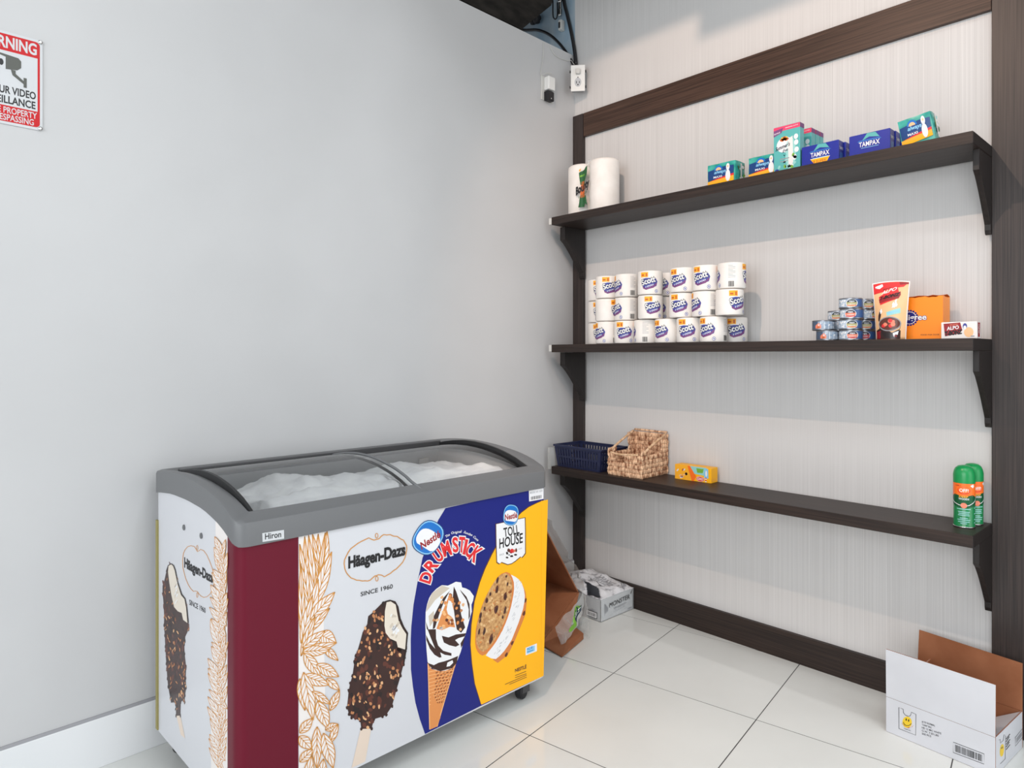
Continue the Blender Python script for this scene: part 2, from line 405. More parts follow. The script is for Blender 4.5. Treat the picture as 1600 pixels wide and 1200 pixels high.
struct('trim_3', MB().box((-.024, -2.30, 0), (0, -1.968, 3.75)), m_woodv, bevel=.0015)
# ceiling beams that cut the lamp's light off the top of the wall (above the frame)
struct('trim_4', MB().box((-1.5, -1.14, 3.257), (-1.3, .0, 3.75)), m_dark)
struct('trim_5', MB().box((-1.5, -4.9, 3.222), (-1.3, -1.142, 3.75)), m_dark)

# shelves
def shelf(z, label):
    t = thing('wall_shelf', label, 'shelf', (0, 0, z), 0, 'dark wood shelves between the wall posts')
    mk('board', MB().box((-.279, -1.969, -.042), (-.0245, -.002, 0)), m_wood, t, bevel=.0012)
    mk('board_end', MB().box((-.277, -1.9702, -.0405), (-.026, -1.9692, -.0015)), m_woodd, t)
    prof = [(-.0225, -.0425), (-.195, -.0425), (-.195, -.115)]
    for k in range(1, 9): u = k / 8; prof.append((-.195 + .155 * u ** .9, -.115 - .17 * u ** 1.12))
    prof += [(-.038, -.305), (-.032, -.318), (-.0225, -.321)]
    for y0, y1 in ((-.024, .012), (-1.9685, -1.9495)):
        mk('bracket', MB().prism([(x, y0, zz) for x, zz in prof], [(x, y1, zz) for x, zz in prof]), m_woodd, t, bevel=.001)
    return t
Z1, Z2, Z3 = 2.118, 1.418, .75
shelf(Z1, 'top dark wood shelf holding paper towels and pads')
shelf(Z2, 'middle dark wood shelf holding toilet paper and pet food')
shelf(Z3, 'bottom dark wood shelf holding two baskets and spray cans')
# small pale spacer tabs on the left shelf ends
for z in (Z1, Z2):
    tag(mk('end_tab', MB().box((-.276, .0, z - .038), (-.25, .022, z - .002)), m_offw, bevel=.002),
        'small pale tab at the left end of the %s shelf' % ('top' if z == Z1 else 'middle'), 'tab')

# plenum above the left wall
dk = [lw(q[0], q[1]) for q in ((816, 45.5), (862, 8), (874, -30), (880, -80))]
dk = [LP + LD * -4.6 + Vector((0, 0, dk[0].z))] + dk + [LP + LD * -4.6 + Vector((0, 0, dk[-1].z))]
struct('trim_6', MB().prism([p + LN * .004 for p in dk], [p + LN * .11 for p in dk]), m_dark)
def pxs(pts, x): return [atx(px, py, x) for px, py in pts]
def spline(pts, n=6):
    out = []; K = len(pts)
    for i in range(K - 1):
        a, b, c, d = [Vector(pts[max(0, min(K - 1, i + k))]) for k in (-1, 0, 1, 2)]
        for j in range(n):
            t = j / n; out.append(.5 * ((2 * b) + (c - a) * t + (2 * a - 5 * b + 4 * c - d) * t * t + (3 * b - a - 3 * c + d) * t ** 3))
    return out + [Vector(pts[-1])]
tag(mk('power_cable', MB().tube(spline(pxs([(770, 36), (800, 44), (820, 47), (840, 47), (858, 54), (874, 68), (886, 84), (896, 101)], -.035)), .0085, 10), m_blackrub, smooth=True),
    'thick black cable arching over the left wall top into the outlet box', 'cable')
tag(mk('power_cable', MB().tube(spline(pxs([(878, -40), (881, 0), (886, 22), (892, 48), (897, 75), (900, 101)], -.018)), .0105, 10), m_blackrub, smooth=True),
    'thick black cable running straight down the corner into the outlet box', 'cable')
hk = pxs([(864, -12), (864, 22), (866, 29), (869, 29), (871, 22), (871, 4)], -.03)
tag(mk('wire_hook', MB().tube(spline(hk, 4), .004, 8), m_blackrub, smooth=True), 'black wire hook hanging against the blue board', 'hook')
p = atx(875, 12, -.03)
tag(mk('conduit_fitting', MB().lathe([(.008, -.05), (.012, -.045), (.012, -.01), (.009, -.005), (.009, .03), (.013, .035), (.013, .05)], 16, p), m_steel, smooth=False),
    'silver conduit fitting high against the blue board', 'fitting')
p = atx(877, 40, -.02)
t = MB(); t.box((p.x - .015, p.y - .012, p.z - .03), (p.x + .018, p.y + .012, p.z + .03)); t.box((p.x - .022, p.y - .005, p.z - .02), (p.x - .014, p.y + .005, p.z + .015), 1)
tag(mk('wall_clip', t, [m_offw, m_blackrub], bevel=.003), 'small pale clip with black centre on the blue board', 'clip')
p = atx(836, 32, -.02); rd = random.Random(4); t = MB()
for k in range(9):
    c = p + Vector((rd.uniform(-.02, .0), rd.uniform(-.035, .035), rd.uniform(-.03, .03))); t.lathe([(.004, -.018), (.017, -.012), (.02, 0), (.015, .012), (.004, .018)], 10, c)
tag(mk('cable_bundle', t, m_blackrub), 'black knot of cable at the end of the dark beam', 'cable')

# outlet box in the corner
po = atx(903, 122, -.085)
ob = thing('outlet_box', 'white surface mounted outlet box in the corner above the shelves', 'outlet', po, R(41))
mk('box', MB().box((.004, -.034, -.066), (.044, .034, .066)), M('grey_metal_box', (150, 152, 154), .4, metal=.4), ob, bevel=.003)
mk('face_plate', MB().box((-.002, -.040, -.074), (.004, .040, .074)), m_white, ob, bevel=.002)
P_ = Print(lambda u, v, h: Vector((-.002 - h, -u, v)))
for vz in (-.024,):
    P_.rect(-.010, vz - .007, -.006, vz + .007, m_black).rect(.006, vz - .006, .010, vz + .006, m_black).ell(0, vz - .014, .004, .004, m_black)
P_.ell(0, .004, .0035, .0035, m_black)
P_.ell(0, -.024, .019, .026, m_lgrey, -1)
P_.build('socket_slots', ob)
mk('plug', MB().box((-.026, -.013, .018), (-.002, .013, .046)), m_offw, ob, bevel=.004)
for y in (-.041, .041):
    for z in (-.046, .042): mk('screw', MB().box((.006, y - .006, z - .005), (.018, y + .006, z + .005)), m_blackrub, ob)
# plug adapter and black cube on the left wall
lo = LP + LD * -.253
ad = thing('wall_outlet', 'white outlet plate with plug and black cube on the left wall', 'outlet', (lo.x, lo.y, 2.85), LW)
mk('face_plate', MB().box((-.046, -.007, -.07), (.05, -.0005, .065)), m_offw, ad, bevel=.003)
mk('white_adapter', MB().box((-.026, -.045, -.016), (.03, -.007, .058)), m_white, ad, bevel=.006)
mk('black_adapter', MB().box((-.026, -.04, -.075), (.026, -.007, -.022)), m_blackrub, ad, bevel=.005)
P_ = Print(lambda u, v, h: Vector((u, -.04 - h, v))); P_.ell(0, -.045, .006, .006, m_black, 0).ell(0, -.063, .003, .003, m_white, 1); P_.build('indicator', ad)
tag(mk('white_wire', MB().tube(spline([lw(848, 66) - LN * .006, lw(847, 90) - LN * .006, lw(844, 112) - LN * .006, lw(843, 118) - LN * .012, lw(850, 116) - LN * .02, lw(858, 117) - LN * .02]), .0018, 6), m_offw), 'thin white wire dropping to the outlet plate on the left wall', 'wire')
tag(mk('white_wire', MB().tube(spline([lw(858, 73) - LN * .006, lw(864, 84) - LN * .006, lw(872, 91) - LN * .006, lw(884, 95) - LN * .008, lw(888, 96) - LN * .02, atx(895, 98, -.09), atx(897, 100.5, -.10)]), .0018, 6), m_offw), 'thin white wire looping across to the outlet box in the corner', 'wire')

# warning sign on the left wall
s0 = lw(66, 135); sg = thing('warning_sign', 'red and white metal video surveillance warning sign on the left wall', 'sign', (s0.x, s0.y, 2.205), LW)
SWd = .186; SH = .141; c = .012; pts = []
for cx_, cz_, a0 in ((-c, SH - c, 0), (-SWd + c, SH - c, 90), (-SWd + c, -SH + c, 180), (-c, -SH + c, 270)):
    for k in range(6): a = R(a0 + 18 * k); pts.append((cx_ + c * math.cos(a), cz_ + c * math.sin(a)))
mk('plate', MB().prism([(x, -.004, z) for x, z in pts], [(x, -.0005, z) for x, z in pts]), m_signwhite, sg)
Q = Print(lambda u, v, h: Vector((u, -.004 - h, v)))
ins = [(x + (-.007 if x > -SWd / 2 else .007), z + (-.008 if z > 0 else .008)) for x, z in pts]
Q.poly(ins, m_signred, 0); Q.rect(-SWd + .013, -.084, -.013, .082, m_signwhite, 1)
Q.line('WARNING', -SWd + .018, .092, .033, SWd - .034, m_signwhite, 2, .03)
Q.line('24 HOUR VIDEO', -SWd + .018, -.047, .0215, SWd - .036, m_black, 2, .03); Q.line('SURVEILLANCE', -SWd + .018, -.077, .0215, SWd - .037, m_black, 2, .03)
Q.line('PRIVATE PROPERTY', -SWd + .015, -.107, .018, SWd - .03, m_signwhite, 2, .014); Q.line('NO TRESPASSING', -SWd + .022, -.129, .018, SWd - .045, m_signwhite, 2, .014)
Q.build('sign_print', sg)
Q = Print(lambda u, v, h: Vector((u + .023, -.0046 - h, v + .01)))
Q.poly([(-.165, .066), (-.085, .058), (-.078, .05), (-.078, .03), (-.088, .02), (-.117, .016), (-.16, .03)], m_olivecam, 0)
Q.poly([(-.175, .066), (-.117, .053), (-.117, .016), (-.165, .02), (-.18, .03)], m_signwhite, 1); Q.ell(-.128, .035, .006, .010, m_black, 2)
Q.poly([(-.104, .018), (-.092, .018), (-.092, .008), (-.072, -.008), (-.072, .002), (-.064, .002), (-.064, -.028), (-.072, -.028), (-.072, -.018), (-.10, .002)], m_olivecam, 1)
Q.build('camera_symbol', sg)
for z in (SH - .006, -SH + .006): mk('screw', MB().lathe([(.006, 0), (.006, .004), (.003, .006)], 10), m_steel, sg, loc=(-.006, -.004, z), rot=(R(90), 0, 0))

# ------------------------------------------------------------------ the freezer
FZ = R(1.6); L_, D_ = 1.235, .68
fz = thing('display_freezer', 'glass-topped ice cream chest freezer with printed front panel', 'freezer', (-1.664, -.382, 0), FZ)
fzM = Matrix.Translation((-1.664, -.382, 0)) @ Matrix.Rotation(FZ, 4, 'Z'); fzI = fzM.inverted()
def interp(tb, y):
    for (a, za), (b, zb) in zip(tb, tb[1:]):
        if y <= b: t = max(0, (y - a) / (b - a)); return za + (zb - za) * t
    return tb[-1][1]
TU = [(-.36, .905), (-.335, .907), (-.29, .932), (-.23, .951), (-.175, .963), (-.11, .973), (-.05, .980), (.02, .985), (.087, .987), (.16, .985), (.25, .979), (.34, .968), (.36, .965)]
TL = [(-.36, .84), (-.335, .842), (-.29, .868), (-.21, .893), (-.11, .911), (.02, .918), (.16, .917), (.28, .905), (.34, .894), (.36, .89)]
zu = lambda y: interp(TU, y); zl = lambda y: interp(TL, y)
def foot(off, rc=.032, ns=14):           # rounded footprint loop, sampled along the sides
    hx, hy = L_ / 2 + off, D_ / 2 + off; rc = max(rc + off, .006); out = []
    def arc(cx, cy, a0): return [(cx + rc * math.cos(R(a0 + 15 * k)), cy + rc * math.sin(R(a0 + 15 * k))) for k in range(7)]
    out += arc(-hx + rc, -hy + rc, 180); out += arc(hx - rc, -hy + rc, 270)
    out += [(hx, -hy + rc + (2 * hy - 2 * rc) * k / ns) for k in range(1, ns)]
    out += arc(hx - rc, hy - rc, 0); out += arc(-hx + rc, hy - rc, 90)
    out += [(-hx, hy - rc - (2 * hy - 2 * rc) * k / ns) for k in range(1, ns)]
    return out
def loops(mb, ls, mi=0):
    n = len(ls[0]); b = []
    for l in ls: b += l
    mb.add(b, [(i * n + k, i * n + (k + 1) % n, (i + 1) * n + (k + 1) % n, (i + 1) * n + k) for i in range(len(ls) - 1) for k in range(n)], mi)
    return mb
f0 = foot(0)
o = mk('body', loops(MB(), [[(x * .9, y * .9, .12) for x, y in f0], [(x * .985, y * .975, .12) for x, y in f0], [(x * .985, y * .975, .086) for x, y in f0], [(x, y, .086) for x, y in f0], [(x, y, zl(y) + .01) for x, y in f0]]).add([(x * .9, y * .9, .12) for x, y in f0], [list(range(len(f0)))]), m_body, fz)
smooth_by_angle(o, 35)
mb = MB(); A = foot(.007); B = foot(.004); C1 = foot(-.01, .03); C2 = foot(-.052, .03); C3 = foot(-.058, .03)
# the inner opening follows the rim
zi = lambda y: zu(y) - .013
loops(mb, [[(x, y, zl(y) - .004) for x, y in f0], [(x, y, zl(y) - .004) for x, y in A], [(x, y, zu(y) - .012) for x, y in A], [(x, y, zu(y) - .004) for x, y in B], [(x, y, zu(y)) for x, y in C1], [(x, y, zi(y)) for x, y in C2], [(x, y, zi(y) - .03) for x, y in C3]])
o = mk('top_frame', mb, m_frame, fz); smooth_by_angle(o, 38)
mb = MB(); C4 = foot(-.066, .03); C5 = foot(-.085, .03)
loops(mb, [[(x, y, zi(y) - .03) for x, y in C3], [(x, y, .86) for x, y in C4], [(x, y, .42) for x, y in C5]]); mb.add([(x, y, .42) for x, y in C5], [list(range(len(C5)))])
o = mk('liner', mb, m_liner, fz); smooth_by_angle(o, 40)
# rear dark rail, end gaskets and the two sliding curved lids
YB, YF = .272, -.292
gy = lambda t: YF + (YB - YF) * t
zg = lambda t: zi(gy(t)) - .006 + .021 * math.sin(math.pi * min(1, t * .98 + .01)) ** .8
mk('rear_rail', MB().box((-.56, .262, .945), (.56, .30, .972)), m_framed, fz, bevel=.004)
for xs in (-1, 1):
    n = 16; lo = [(xs * .566, gy(k / n), zi(gy(k / n)) - .02) for k in range(n + 1)]; hi = [(xs * .554, gy(k / n), zg(k / n) + .002) for k in range(n + 1)]
    g = MB()
    vs = []
    for k in range(n + 1):
        vs += [(xs * .568, gy(k / n), zi(gy(k / n)) - .02), (xs * .559, gy(k / n), zg(k / n) + .003), (xs * .550, gy(k / n), zg(k / n) + .003), (xs * .550, gy(k / n), zi(gy(k / n)) - .025)]
    fs = [(k * 4 + a, k * 4 + (a + 1) % 4, k * 4 + 4 + (a + 1) % 4, k * 4 + 4 + a) for k in range(n) for a in range(4)] + [(3, 2, 1, 0), (n * 4, n * 4 + 1, n * 4 + 2, n * 4 + 3)]
    mk('end_gasket', g.add(vs, fs), m_gasket, fz)
for x0, x1, dz in ((-.55, .012, .0), (-.012, .55, -.010)):
    lid = mk('glass_lid', MB().grid(8, 20, lambda u, v: (x0 + (x1 - x0) * u, gy(v) - (.03 if v == 0 else 0), zg(v) + dz - (.006 if v == 0 else 0))), m_glass, fz, smooth=True)
    xe = x1 if dz == 0 else x0
    mk('lid_edge', MB().tube([(xe, gy(k / 20) - (.03 if k == 0 else 0), zg(k / 20) + dz - (.006 if k == 0 else 0)) for k in range(21)], .0052, 8), m_frame if dz == 0 else m_gasket, lid, smooth=True)
mk('thermometer', MB().box((.44, .262, .80), (.49, .268, .90)), m_white, fz, bevel=.003)
for x, y in ((.545, -.275), (-.545, -.275), (.545, .275), (-.545, .275)):
    cs = mk('caster', MB().box((x - .035, y - .03, .078), (x + .035, y + .03, .12)).box((x - .022, y - .024, .03), (x + .016, y - .020, .08)).box((x - .022, y + .020, .03), (x + .016, y + .024, .08)), m_framed, fz)
    mk('wheel', MB().lathe([(.01, -.016), (.028, -.016), (.033, -.010), (.033, .010), (.028, .016), (.01, .016)], 24), m_blackrub, cs, loc=(x - .006, y, .033), rot=(R(90), 0, R(20)))
# frost
def heap(u, v):
    x = -.515 + 1.03 * u; y = -.255 + .50 * v
    h = .872 + .066 * math.exp(-((x + .26) / .20) ** 2 - ((y - .02) / .20) ** 2) + .055 * math.exp(-((x - .20) / .34) ** 2 - ((y + .0) / .22) ** 2) + .03 * math.exp(-((y + .2) / .10) ** 2) - .05 * math.exp(-((y - .24) / .05) ** 2)
    n = noise.fractal(Vector((x * 6, y * 6, 1.7)), 1, 2, 5); n2 = noise.noise(Vector((x * 22, y * 22, 4)))
    h += .022 * n + .006 * n2 + .010 * noise.noise(Vector((x * 30, y * 9, 8)))
    e = min(u, 1 - u, v, 1 - v); h = .62 + (h - .62) * min(1, e / .035)
    return (x, y, min(h, zg(min(1, max(0, (y - YF) / (YB - YF)))) - .022))
hp = MB().grid(80, 44, heap); o = mk('frost_heap', hp, m_frost, smooth=True, loc=(-1.664, -.382, 0), rot=(0, 0, FZ))
bmx = MB(); tag(o, 'white frosty heap piled inside the freezer under the glass', 'frost')

# front print: shapes measured on the front panel of the freezer
fN = fzM.to_3x3() @ Vector((0, -1, 0)); fP = fzM @ Vector((0, -D_ / 2, 0))
sN = fzM.to_3x3() @ Vector((-1, 0, 0)); sP = fzM @ Vector((-L_ / 2, 0, 0))
def FR(px, py, h): p = fzI @ at(px, py, fN, fP); p.y -= h; return p
def SD(px, py, h): p = fzI @ at(px, py, sN, sP); p.x -= h; return p
def pxl(x, z):                       # panel position back to photograph pixels
    v = fzM @ Vector((x, -D_ / 2, z)) - CAM; return (800 + F * v.dot(RT) / v.dot(FW), YH - F * v.z / v.dot(FW))
def pxs_(y, z):
    v = fzM @ Vector((-L_ / 2, y, z)) - CAM; return (800 + F * v.dot(RT) / v.dot(FW), YH - F * v.z / v.dot(FW))
ZB, ZTP = .0905, .842
XR = L_ / 2 - .032
# wrap-round maroon corner
cor = []
hx, hy = L_ / 2, D_ / 2; rc = .032; e = .0009
cor.append((-hx - e, -.275)); cor += [(-hx + rc + (rc + e) * math.cos(R(180 + 15 * k)), -hy + rc + (rc + e) * math.sin(R(180 + 15 * k))) for k in range(7)]
mxl = FR(466, 1000, 0).x; cor.append((mxl, -hy - e))
mb = MB(); n = len(cor); mb.add([(x, y, .0875) for x, y in cor] + [(x, y, zl(y) + .002) for x, y in cor], [(k, k + 1, n + k + 1, n + k) for k in range(n - 1)])
smooth_by_angle(mk('maroon_corner', mb, m_maroon, fz), 60)
bot = lambda x: pxl(x, ZB); top = lambda x: pxl(x, ZTP)
def xat(px): return FR(px, 950, 0).x
def edge_pts(p0, p1, n, fn): return [fn(p0 + (p1 - p0) * k / n) for k in range(n + 1)]
blueL = [(696, 794), (685, 812), (672, 840), (660, 872), (652.5, 908), (646, 945), (642.5, 980), (641.7, 1000), (642, 1046), (645, 1072), (649, 1098), (656, 1124), (664, 1147)]
yelL = [(856, 780.5), (846, 783), (837, 787), (826, 792.5), (815, 801), (804, 812), (793, 826), (780, 846), (769, 866), (758, 889), (750, 910), (741.5, 940), (736.7, 977), (735.3, 1007), (737.7, 1037), (742, 1068), (752, 1101)]
PR = Print(FR)
brc = bot(hx - .02); trc = top(hx - .02)
PR.poly(blueL + [(752, 1102.5)] + [brc] + [trc], m_navy, 0)
rim = [(p[0] - 1.4, p[1] - .6) for p in yelL]
PR.poly(rim + [brc, (brc[0], 781)], m_gold2, 1)
PR.poly(yelL + [brc], m_yel, 2)
PR.build('colour_panels', fz)
# right rounded corner of the panel
cr_ = [(hx - rc + (rc + e) * math.cos(R(270 + 15 * k)), -hy + rc + (rc + e) * math.sin(R(270 + 15 * k))) for k in range(7)]
cr_ = [(hx - .034, -hy - e)] + cr_
zy = FR(853, 781, 0).z
for z0, z1, mm in ((ZB, zy, m_yel), (zy, .845, m_navy)):
    mb = MB(); n = len(cr_); mb.add([(x, y, z0) for x, y in cr_] + [(x, y, z1) for x, y in cr_], [(k, k + 1, n + k + 1, n + k) for k in range(n - 1)]); smooth_by_angle(mk('corner_wrap', mb, mm, fz), 60)
# lettering
LT = Print(FR, base=.0009)
z6 = lambda pts: Z(pts, 8.571, 520, 820)
oval = z6([(150, 520), (155, 470), (178, 420), (210, 360), (240, 318), (285, 285), (330, 250), (380, 222), (430, 198), (480, 175), (515, 192), (550, 205), (585, 195), (620, 185), (645, 155), (680, 130), (720, 136), (765, 130), (812, 152), (860, 155), (910, 190), (945, 205), (965, 240), (985, 275), (990, 320), (980, 380), (965, 440), (935, 500), (895, 545), (850, 590), (810, 615), (770, 650), (730, 672), (690, 695), (650, 672), (610, 668), (585, 680), (560, 685), (530, 712), (500, 740), (465, 752), (430, 748), (395, 752), (350, 742), (315, 740), (275, 722), (240, 710), (205, 672), (180, 640), (160, 590)])
LT.stroke(oval, 1.5, m_gold, 1, closed=True)
for cx, cy in ((585, 145), (588, 722)): LT.stroke(z6([(cx + 18 * math.cos(R(30 * k)), cy + 32 * math.sin(R(30 * k))) for k in range(12)]), 1.1, m_gold, 1, closed=True)
LT.build('gold_frame_print', fz); LT = Print(FR, base=.0009)
LT.text('Häagen-Dazs', z6([(212, 578)])[0], z6([(965, 398)])[0], z6([(212, 432)])[0], m_black, 2, .045)
LT.build('brand_lettering', fz); LT = Print(FR, base=.0009)
LT.text('SINCE 1960', z6([(372, 958)])[0], z6([(800, 848)])[0], z6([(372, 903)])[0], m_black, 2, .012)
LT.build('small_lettering', fz)
# leaf ornament
def leaf(P, base, tip, wd, lay, nv=4, fill=m_cream, lw_=1.5, bend=0):
    d = Vector((tip[0] - base[0], tip[1] - base[1])); n = Vector((-d.y, d.x)).normalized()
    g = lambda t, s: (base[0] + d.x * t + n.x * (s * wd * math.sin(math.pi * t ** .85) + bend * math.sin(math.pi * t)), base[1] + d.y * t + n.y * (s * wd * math.sin(math.pi * t ** .85) + bend * math.sin(math.pi * t)))
    Lf = [g(k / 10, 1) for k in range(11)]; Rf = [g(k / 10, -1) for k in range(11)]
    P.poly(Lf + Rf[-2:0:-1], fill, lay); P.stroke(Lf, lw_, m_gold, lay + 1); P.stroke(Rf, lw_, m_gold, lay + 1); P.stroke([g(k / 10, 0) for k in range(11)], lw_ * .9, m_gold, lay + 1)
    for s in (1, -1):
        for k in range(nv): t0 = .12 + .6 * k / nv; P.stroke([g(t0 + .24 * j / 4, s * .95 * j / 4) for j in range(5)], lw_ * .75, m_gold, lay + 1)
def leaves(P, spec, l0=1):
    lay = l0
    for s in spec: leaf(P, s[0], s[1], s[2], lay, *(s[3:])); lay += 2
LF = Print(FR, step=.00003)
xl, xr = 466.8, 520
strip = [(467, 839), (508, 830.5), (509, 862), (506, 925), (506, 1004), (508, 1060), (508, 1130), (508, 1199), (508, 1214), (467, 1240)]
LF.poly(strip, m_cream, 0)
leaves(LF, [((479, 930), (476, 838), 5, 3), ((492, 925), (482, 836), 5, 2), ((497, 905), (497, 834), 5, 2), ((505, 890), (511, 830), 6, 3), ((500, 890), (488, 834), 4, 2), ((483, 945), (468, 850), 6, 3), ((498, 905), (508, 832), 3, 1),
            ((472, 1000), (470, 880), 5, 3), ((490, 950), (518, 862), 9, 4), ((480, 985), (497, 905), 8, 3), ((470, 1005), (488, 930), 7, 3), ((484, 968), (523, 925), 9, 4), ((478, 990), (515, 950), 6, 3), ((470, 1025), (492, 962), 6, 3),
            ((497, 990), (525, 1004), 12, 4), ((472, 1012), (508, 985), 7, 3), ((472, 1020), (526, 1004), 7, 3), ((505, 1010), (528, 1032), 6, 3), ((472, 1018), (515, 1015), 8, 4), ((475, 1020), (500, 1058), 9, 4), ((494, 1038), (529, 1057), 9, 4),
            ((468, 1060), (476, 1110), 7, 3), ((474, 1055), (514, 1070), 9, 4), ((510, 1060), (530, 1078), 6, 2), ((474, 1050), (489, 1125), 10, 4), ((515, 1110), (530, 1078), 6, 3), ((496, 1095), (512, 1138), 10, 4), ((487, 1080), (516, 1100), 6, 3),
            ((468, 1145), (488, 1122), 7, 3), ((508, 1140), (528, 1131), 6, 3), ((515, 1160), (528, 1131), 5, 2), ((467, 1150), (486, 1170), 9, 3), ((495, 1135), (494, 1200), 8, 4), ((505, 1145), (520, 1200), 10, 4), ((468, 1190), (488, 1170), 7, 3), ((478, 1230), (486, 1180), 8, 3), ((500, 1225), (505, 1185), 8, 3)], 1)
LF.build('leaf_ornament', fz)
# chocolate nut ice cream bar
def icebar(P, k, ox, oy, outline, inner, stick, seed, light=True, nn=95, sx=1.0, nmin=1.6):
    ol = Z(outline, k, ox, oy); iv = Z(inner, k, ox, oy); rd = random.Random(seed)
    P.poly(Z(stick, k, ox, oy), m_stick, 0); P.poly(ol, m_choc, 1)
    xs = [p[0] for p in ol]; ys = [p[1] for p in ol]
    def pick():
        while True:
            p = (rd.uniform(min(xs), max(xs)), rd.uniform(min(ys), max(ys)))
            if inside(p, ol) and not inside(p, iv): return p
    for i in range(nn): x, y = pick(); P.poly(blob(rd, x, y, rd.uniform(2, 4.5) * sx, rd.uniform(3, 7), rd.uniform(-.5, .5)), rd.choice((m_choc2, m_choc3, m_choc2)), 2 + i % 3)
    for i in range(nn): x, y = pick(); P.poly(blob(rd, x, y, rd.uniform(1.0, nmin + 1) * sx, rd.uniform(1.6, 4.2), rd.uniform(-.6, .6)), rd.choice((m_nut, m_nut2, m_nut)), 6 + i % 3)
    for i in range(0, len(ol), 1): P.poly(blob(rd, ol[i][0], ol[i][1], 2.2 * sx, 3.2, 0), m_choc, 2) if ol[i][1] > min(iv, key=lambda q: -q[1])[1] else None
    P.poly(iv, m_van, 10); cx = sum(p[0] for p in iv) / len(iv); cy = sum(p[1] for p in iv) / len(iv)
    for i in range(16): P.poly(blob(rd, cx + rd.uniform(-6, 6) * sx, cy + rd.uniform(-22, 20), rd.uniform(1, 3) * sx, rd.uniform(2, 5), .4), m_van2 if i % 2 else m_pwhite, 11) if inside((cx, cy), iv) else None
    P.stroke(ol[-8:] + ol[:2], 1.6 * sx + .5, m_choc3, 12)
BR = Print(FR, base=.0009)
icebar(BR, 4.444, 520, 930, [(370, 42), (340, 55), (320, 75), (295, 100), (270, 125), (245, 145), (238, 200), (205, 260), (190, 320), (175, 370), (160, 420), (150, 460), (135, 560), (120, 610), (110, 660), (98, 780), (112, 825), (130, 850), (190, 870), (197, 928), (268, 925), (285, 860), (345, 842), (370, 830), (410, 770), (440, 660), (470, 560), (490, 480), (505, 385), (517, 262), (490, 220), (465, 160), (450, 80), (430, 45), (395, 35)],
       [(372, 48), (360, 110), (357, 210), (365, 260), (395, 300), (440, 320), (450, 360), (500, 376), (509, 270), (482, 230), (456, 180), (442, 110), (435, 65), (400, 42)], [(192, 928), (266, 924), (224, 1155), (129, 1199)], 3)
BR.build('ice_cream_bar_picture', fz)
# cone
CN = Print(FR, base=.0009); z48 = lambda pts: Z(pts, 4.8, 640, 900); rd = random.Random(8)
CN.poly(z48([(133, 650), (160, 695), (230, 715), (320, 690), (352, 640), (205, 1128), (150, 1152)]), m_cone, 0)
cl, cr2 = z48([(133, 655), (148, 1150)]), z48([(350, 645), (207, 1128)])
lerp = lambda a, b, t: (a[0] + (b[0] - a[0]) * t, a[1] + (b[1] - a[1]) * t)
def cpt(s, t): return lerp(lerp(cl[0], cl[1], t), lerp(cr2[0], cr2[1], t), s)
for i in range(15):
    t0 = .06 + i * .042
    for j in range(5):
        s0 = .30 + j * .14 + (i % 2) * .05
        if t0 < .62 and s0 < .93: CN.poly([cpt(s0, t0), cpt(s0 + .085, t0 - .012), cpt(s0 + .09, t0 + .016), cpt(s0 + .01, t0 + .026)], m_cone3, 1)
for i in range(11): CN.stroke([cpt(s / 6, .06 + i * .055 - .07 * s / 6 + .02) for s in range(7)], .8, m_cone2, 2)
CN.stroke([cpt(.02, t / 8) for t in range(9)], 1.2, m_cone2, 2); CN.stroke([cpt(.97, t / 8) for t in range(9)], 1.2, m_cone2, 2)
CN.poly(z48([(160, 870), (215, 970), (230, 1060), (205, 1128), (150, 1150)]), m_cone, 3)
cream = z48([(345, 42), (385, 48), (392, 85), (420, 92), (450, 108), (480, 150), (474, 185), (462, 215), (465, 265), (452, 310), (440, 355), (425, 410), (410, 465), (395, 520), (383, 565), (365, 610), (348, 655), (318, 690), (270, 708), (230, 713), (190, 703), (158, 688), (133, 642), (126, 560), (121, 480), (117, 380), (119, 270), (130, 210), (145, 165), (165, 130), (200, 95), (240, 68), (265, 70), (285, 72), (315, 58)])
CN.poly(cream, m_pwhite, 4)
for pl in ([(240, 70), (165, 130), (132, 210), (122, 270), (150, 235), (190, 180), (250, 130), (300, 90)], [(180, 260), (140, 300), (150, 380), (185, 330)]): CN.poly(z48(pl), m_van2, 5)
for pl in ([(133, 400), (195, 398), (197, 470), (212, 520), (250, 560), (312, 578), (312, 598), (262, 590), (228, 572), (238, 608), (222, 612), (185, 590), (150, 545), (124, 480), (122, 440), (150, 500), (190, 545), (160, 470)],
           [(240, 448), (290, 460), (345, 438), (422, 428), (410, 452), (365, 465), (340, 480), (372, 515), (345, 530), (295, 518), (255, 498)], [(132, 650), (180, 668), (215, 650), (255, 640), (300, 625), (362, 598), (352, 650), (318, 690), (230, 713), (165, 692)],
           [(330, 78), (348, 115), (372, 190), (385, 290), (415, 385), (385, 425), (352, 400), (340, 330), (330, 250), (322, 160)], [(330, 78), (300, 110), (258, 190), (230, 260), (188, 390), (172, 398), (180, 300), (212, 235), (250, 165)],
           [(375, 100), (425, 155), (448, 210), (452, 300), (440, 330), (442, 250), (425, 180), (385, 120)], [(120, 340), (140, 400), (128, 400)], [(410, 455), (418, 430), (400, 510), (385, 540), (380, 505)]): CN.poly(z48(pl), m_choc, 6)
CN.poly(z48([(282, 648), (320, 630), (325, 650), (300, 675), (275, 680)]), m_pwhite, 7)
sauce = z48([(300, 130), (262, 225), (225, 320), (200, 395), (240, 405), (300, 380), (340, 385), (325, 320), (300, 290), (330, 260), (330, 170)]); CN.poly(sauce, m_cone, 7)
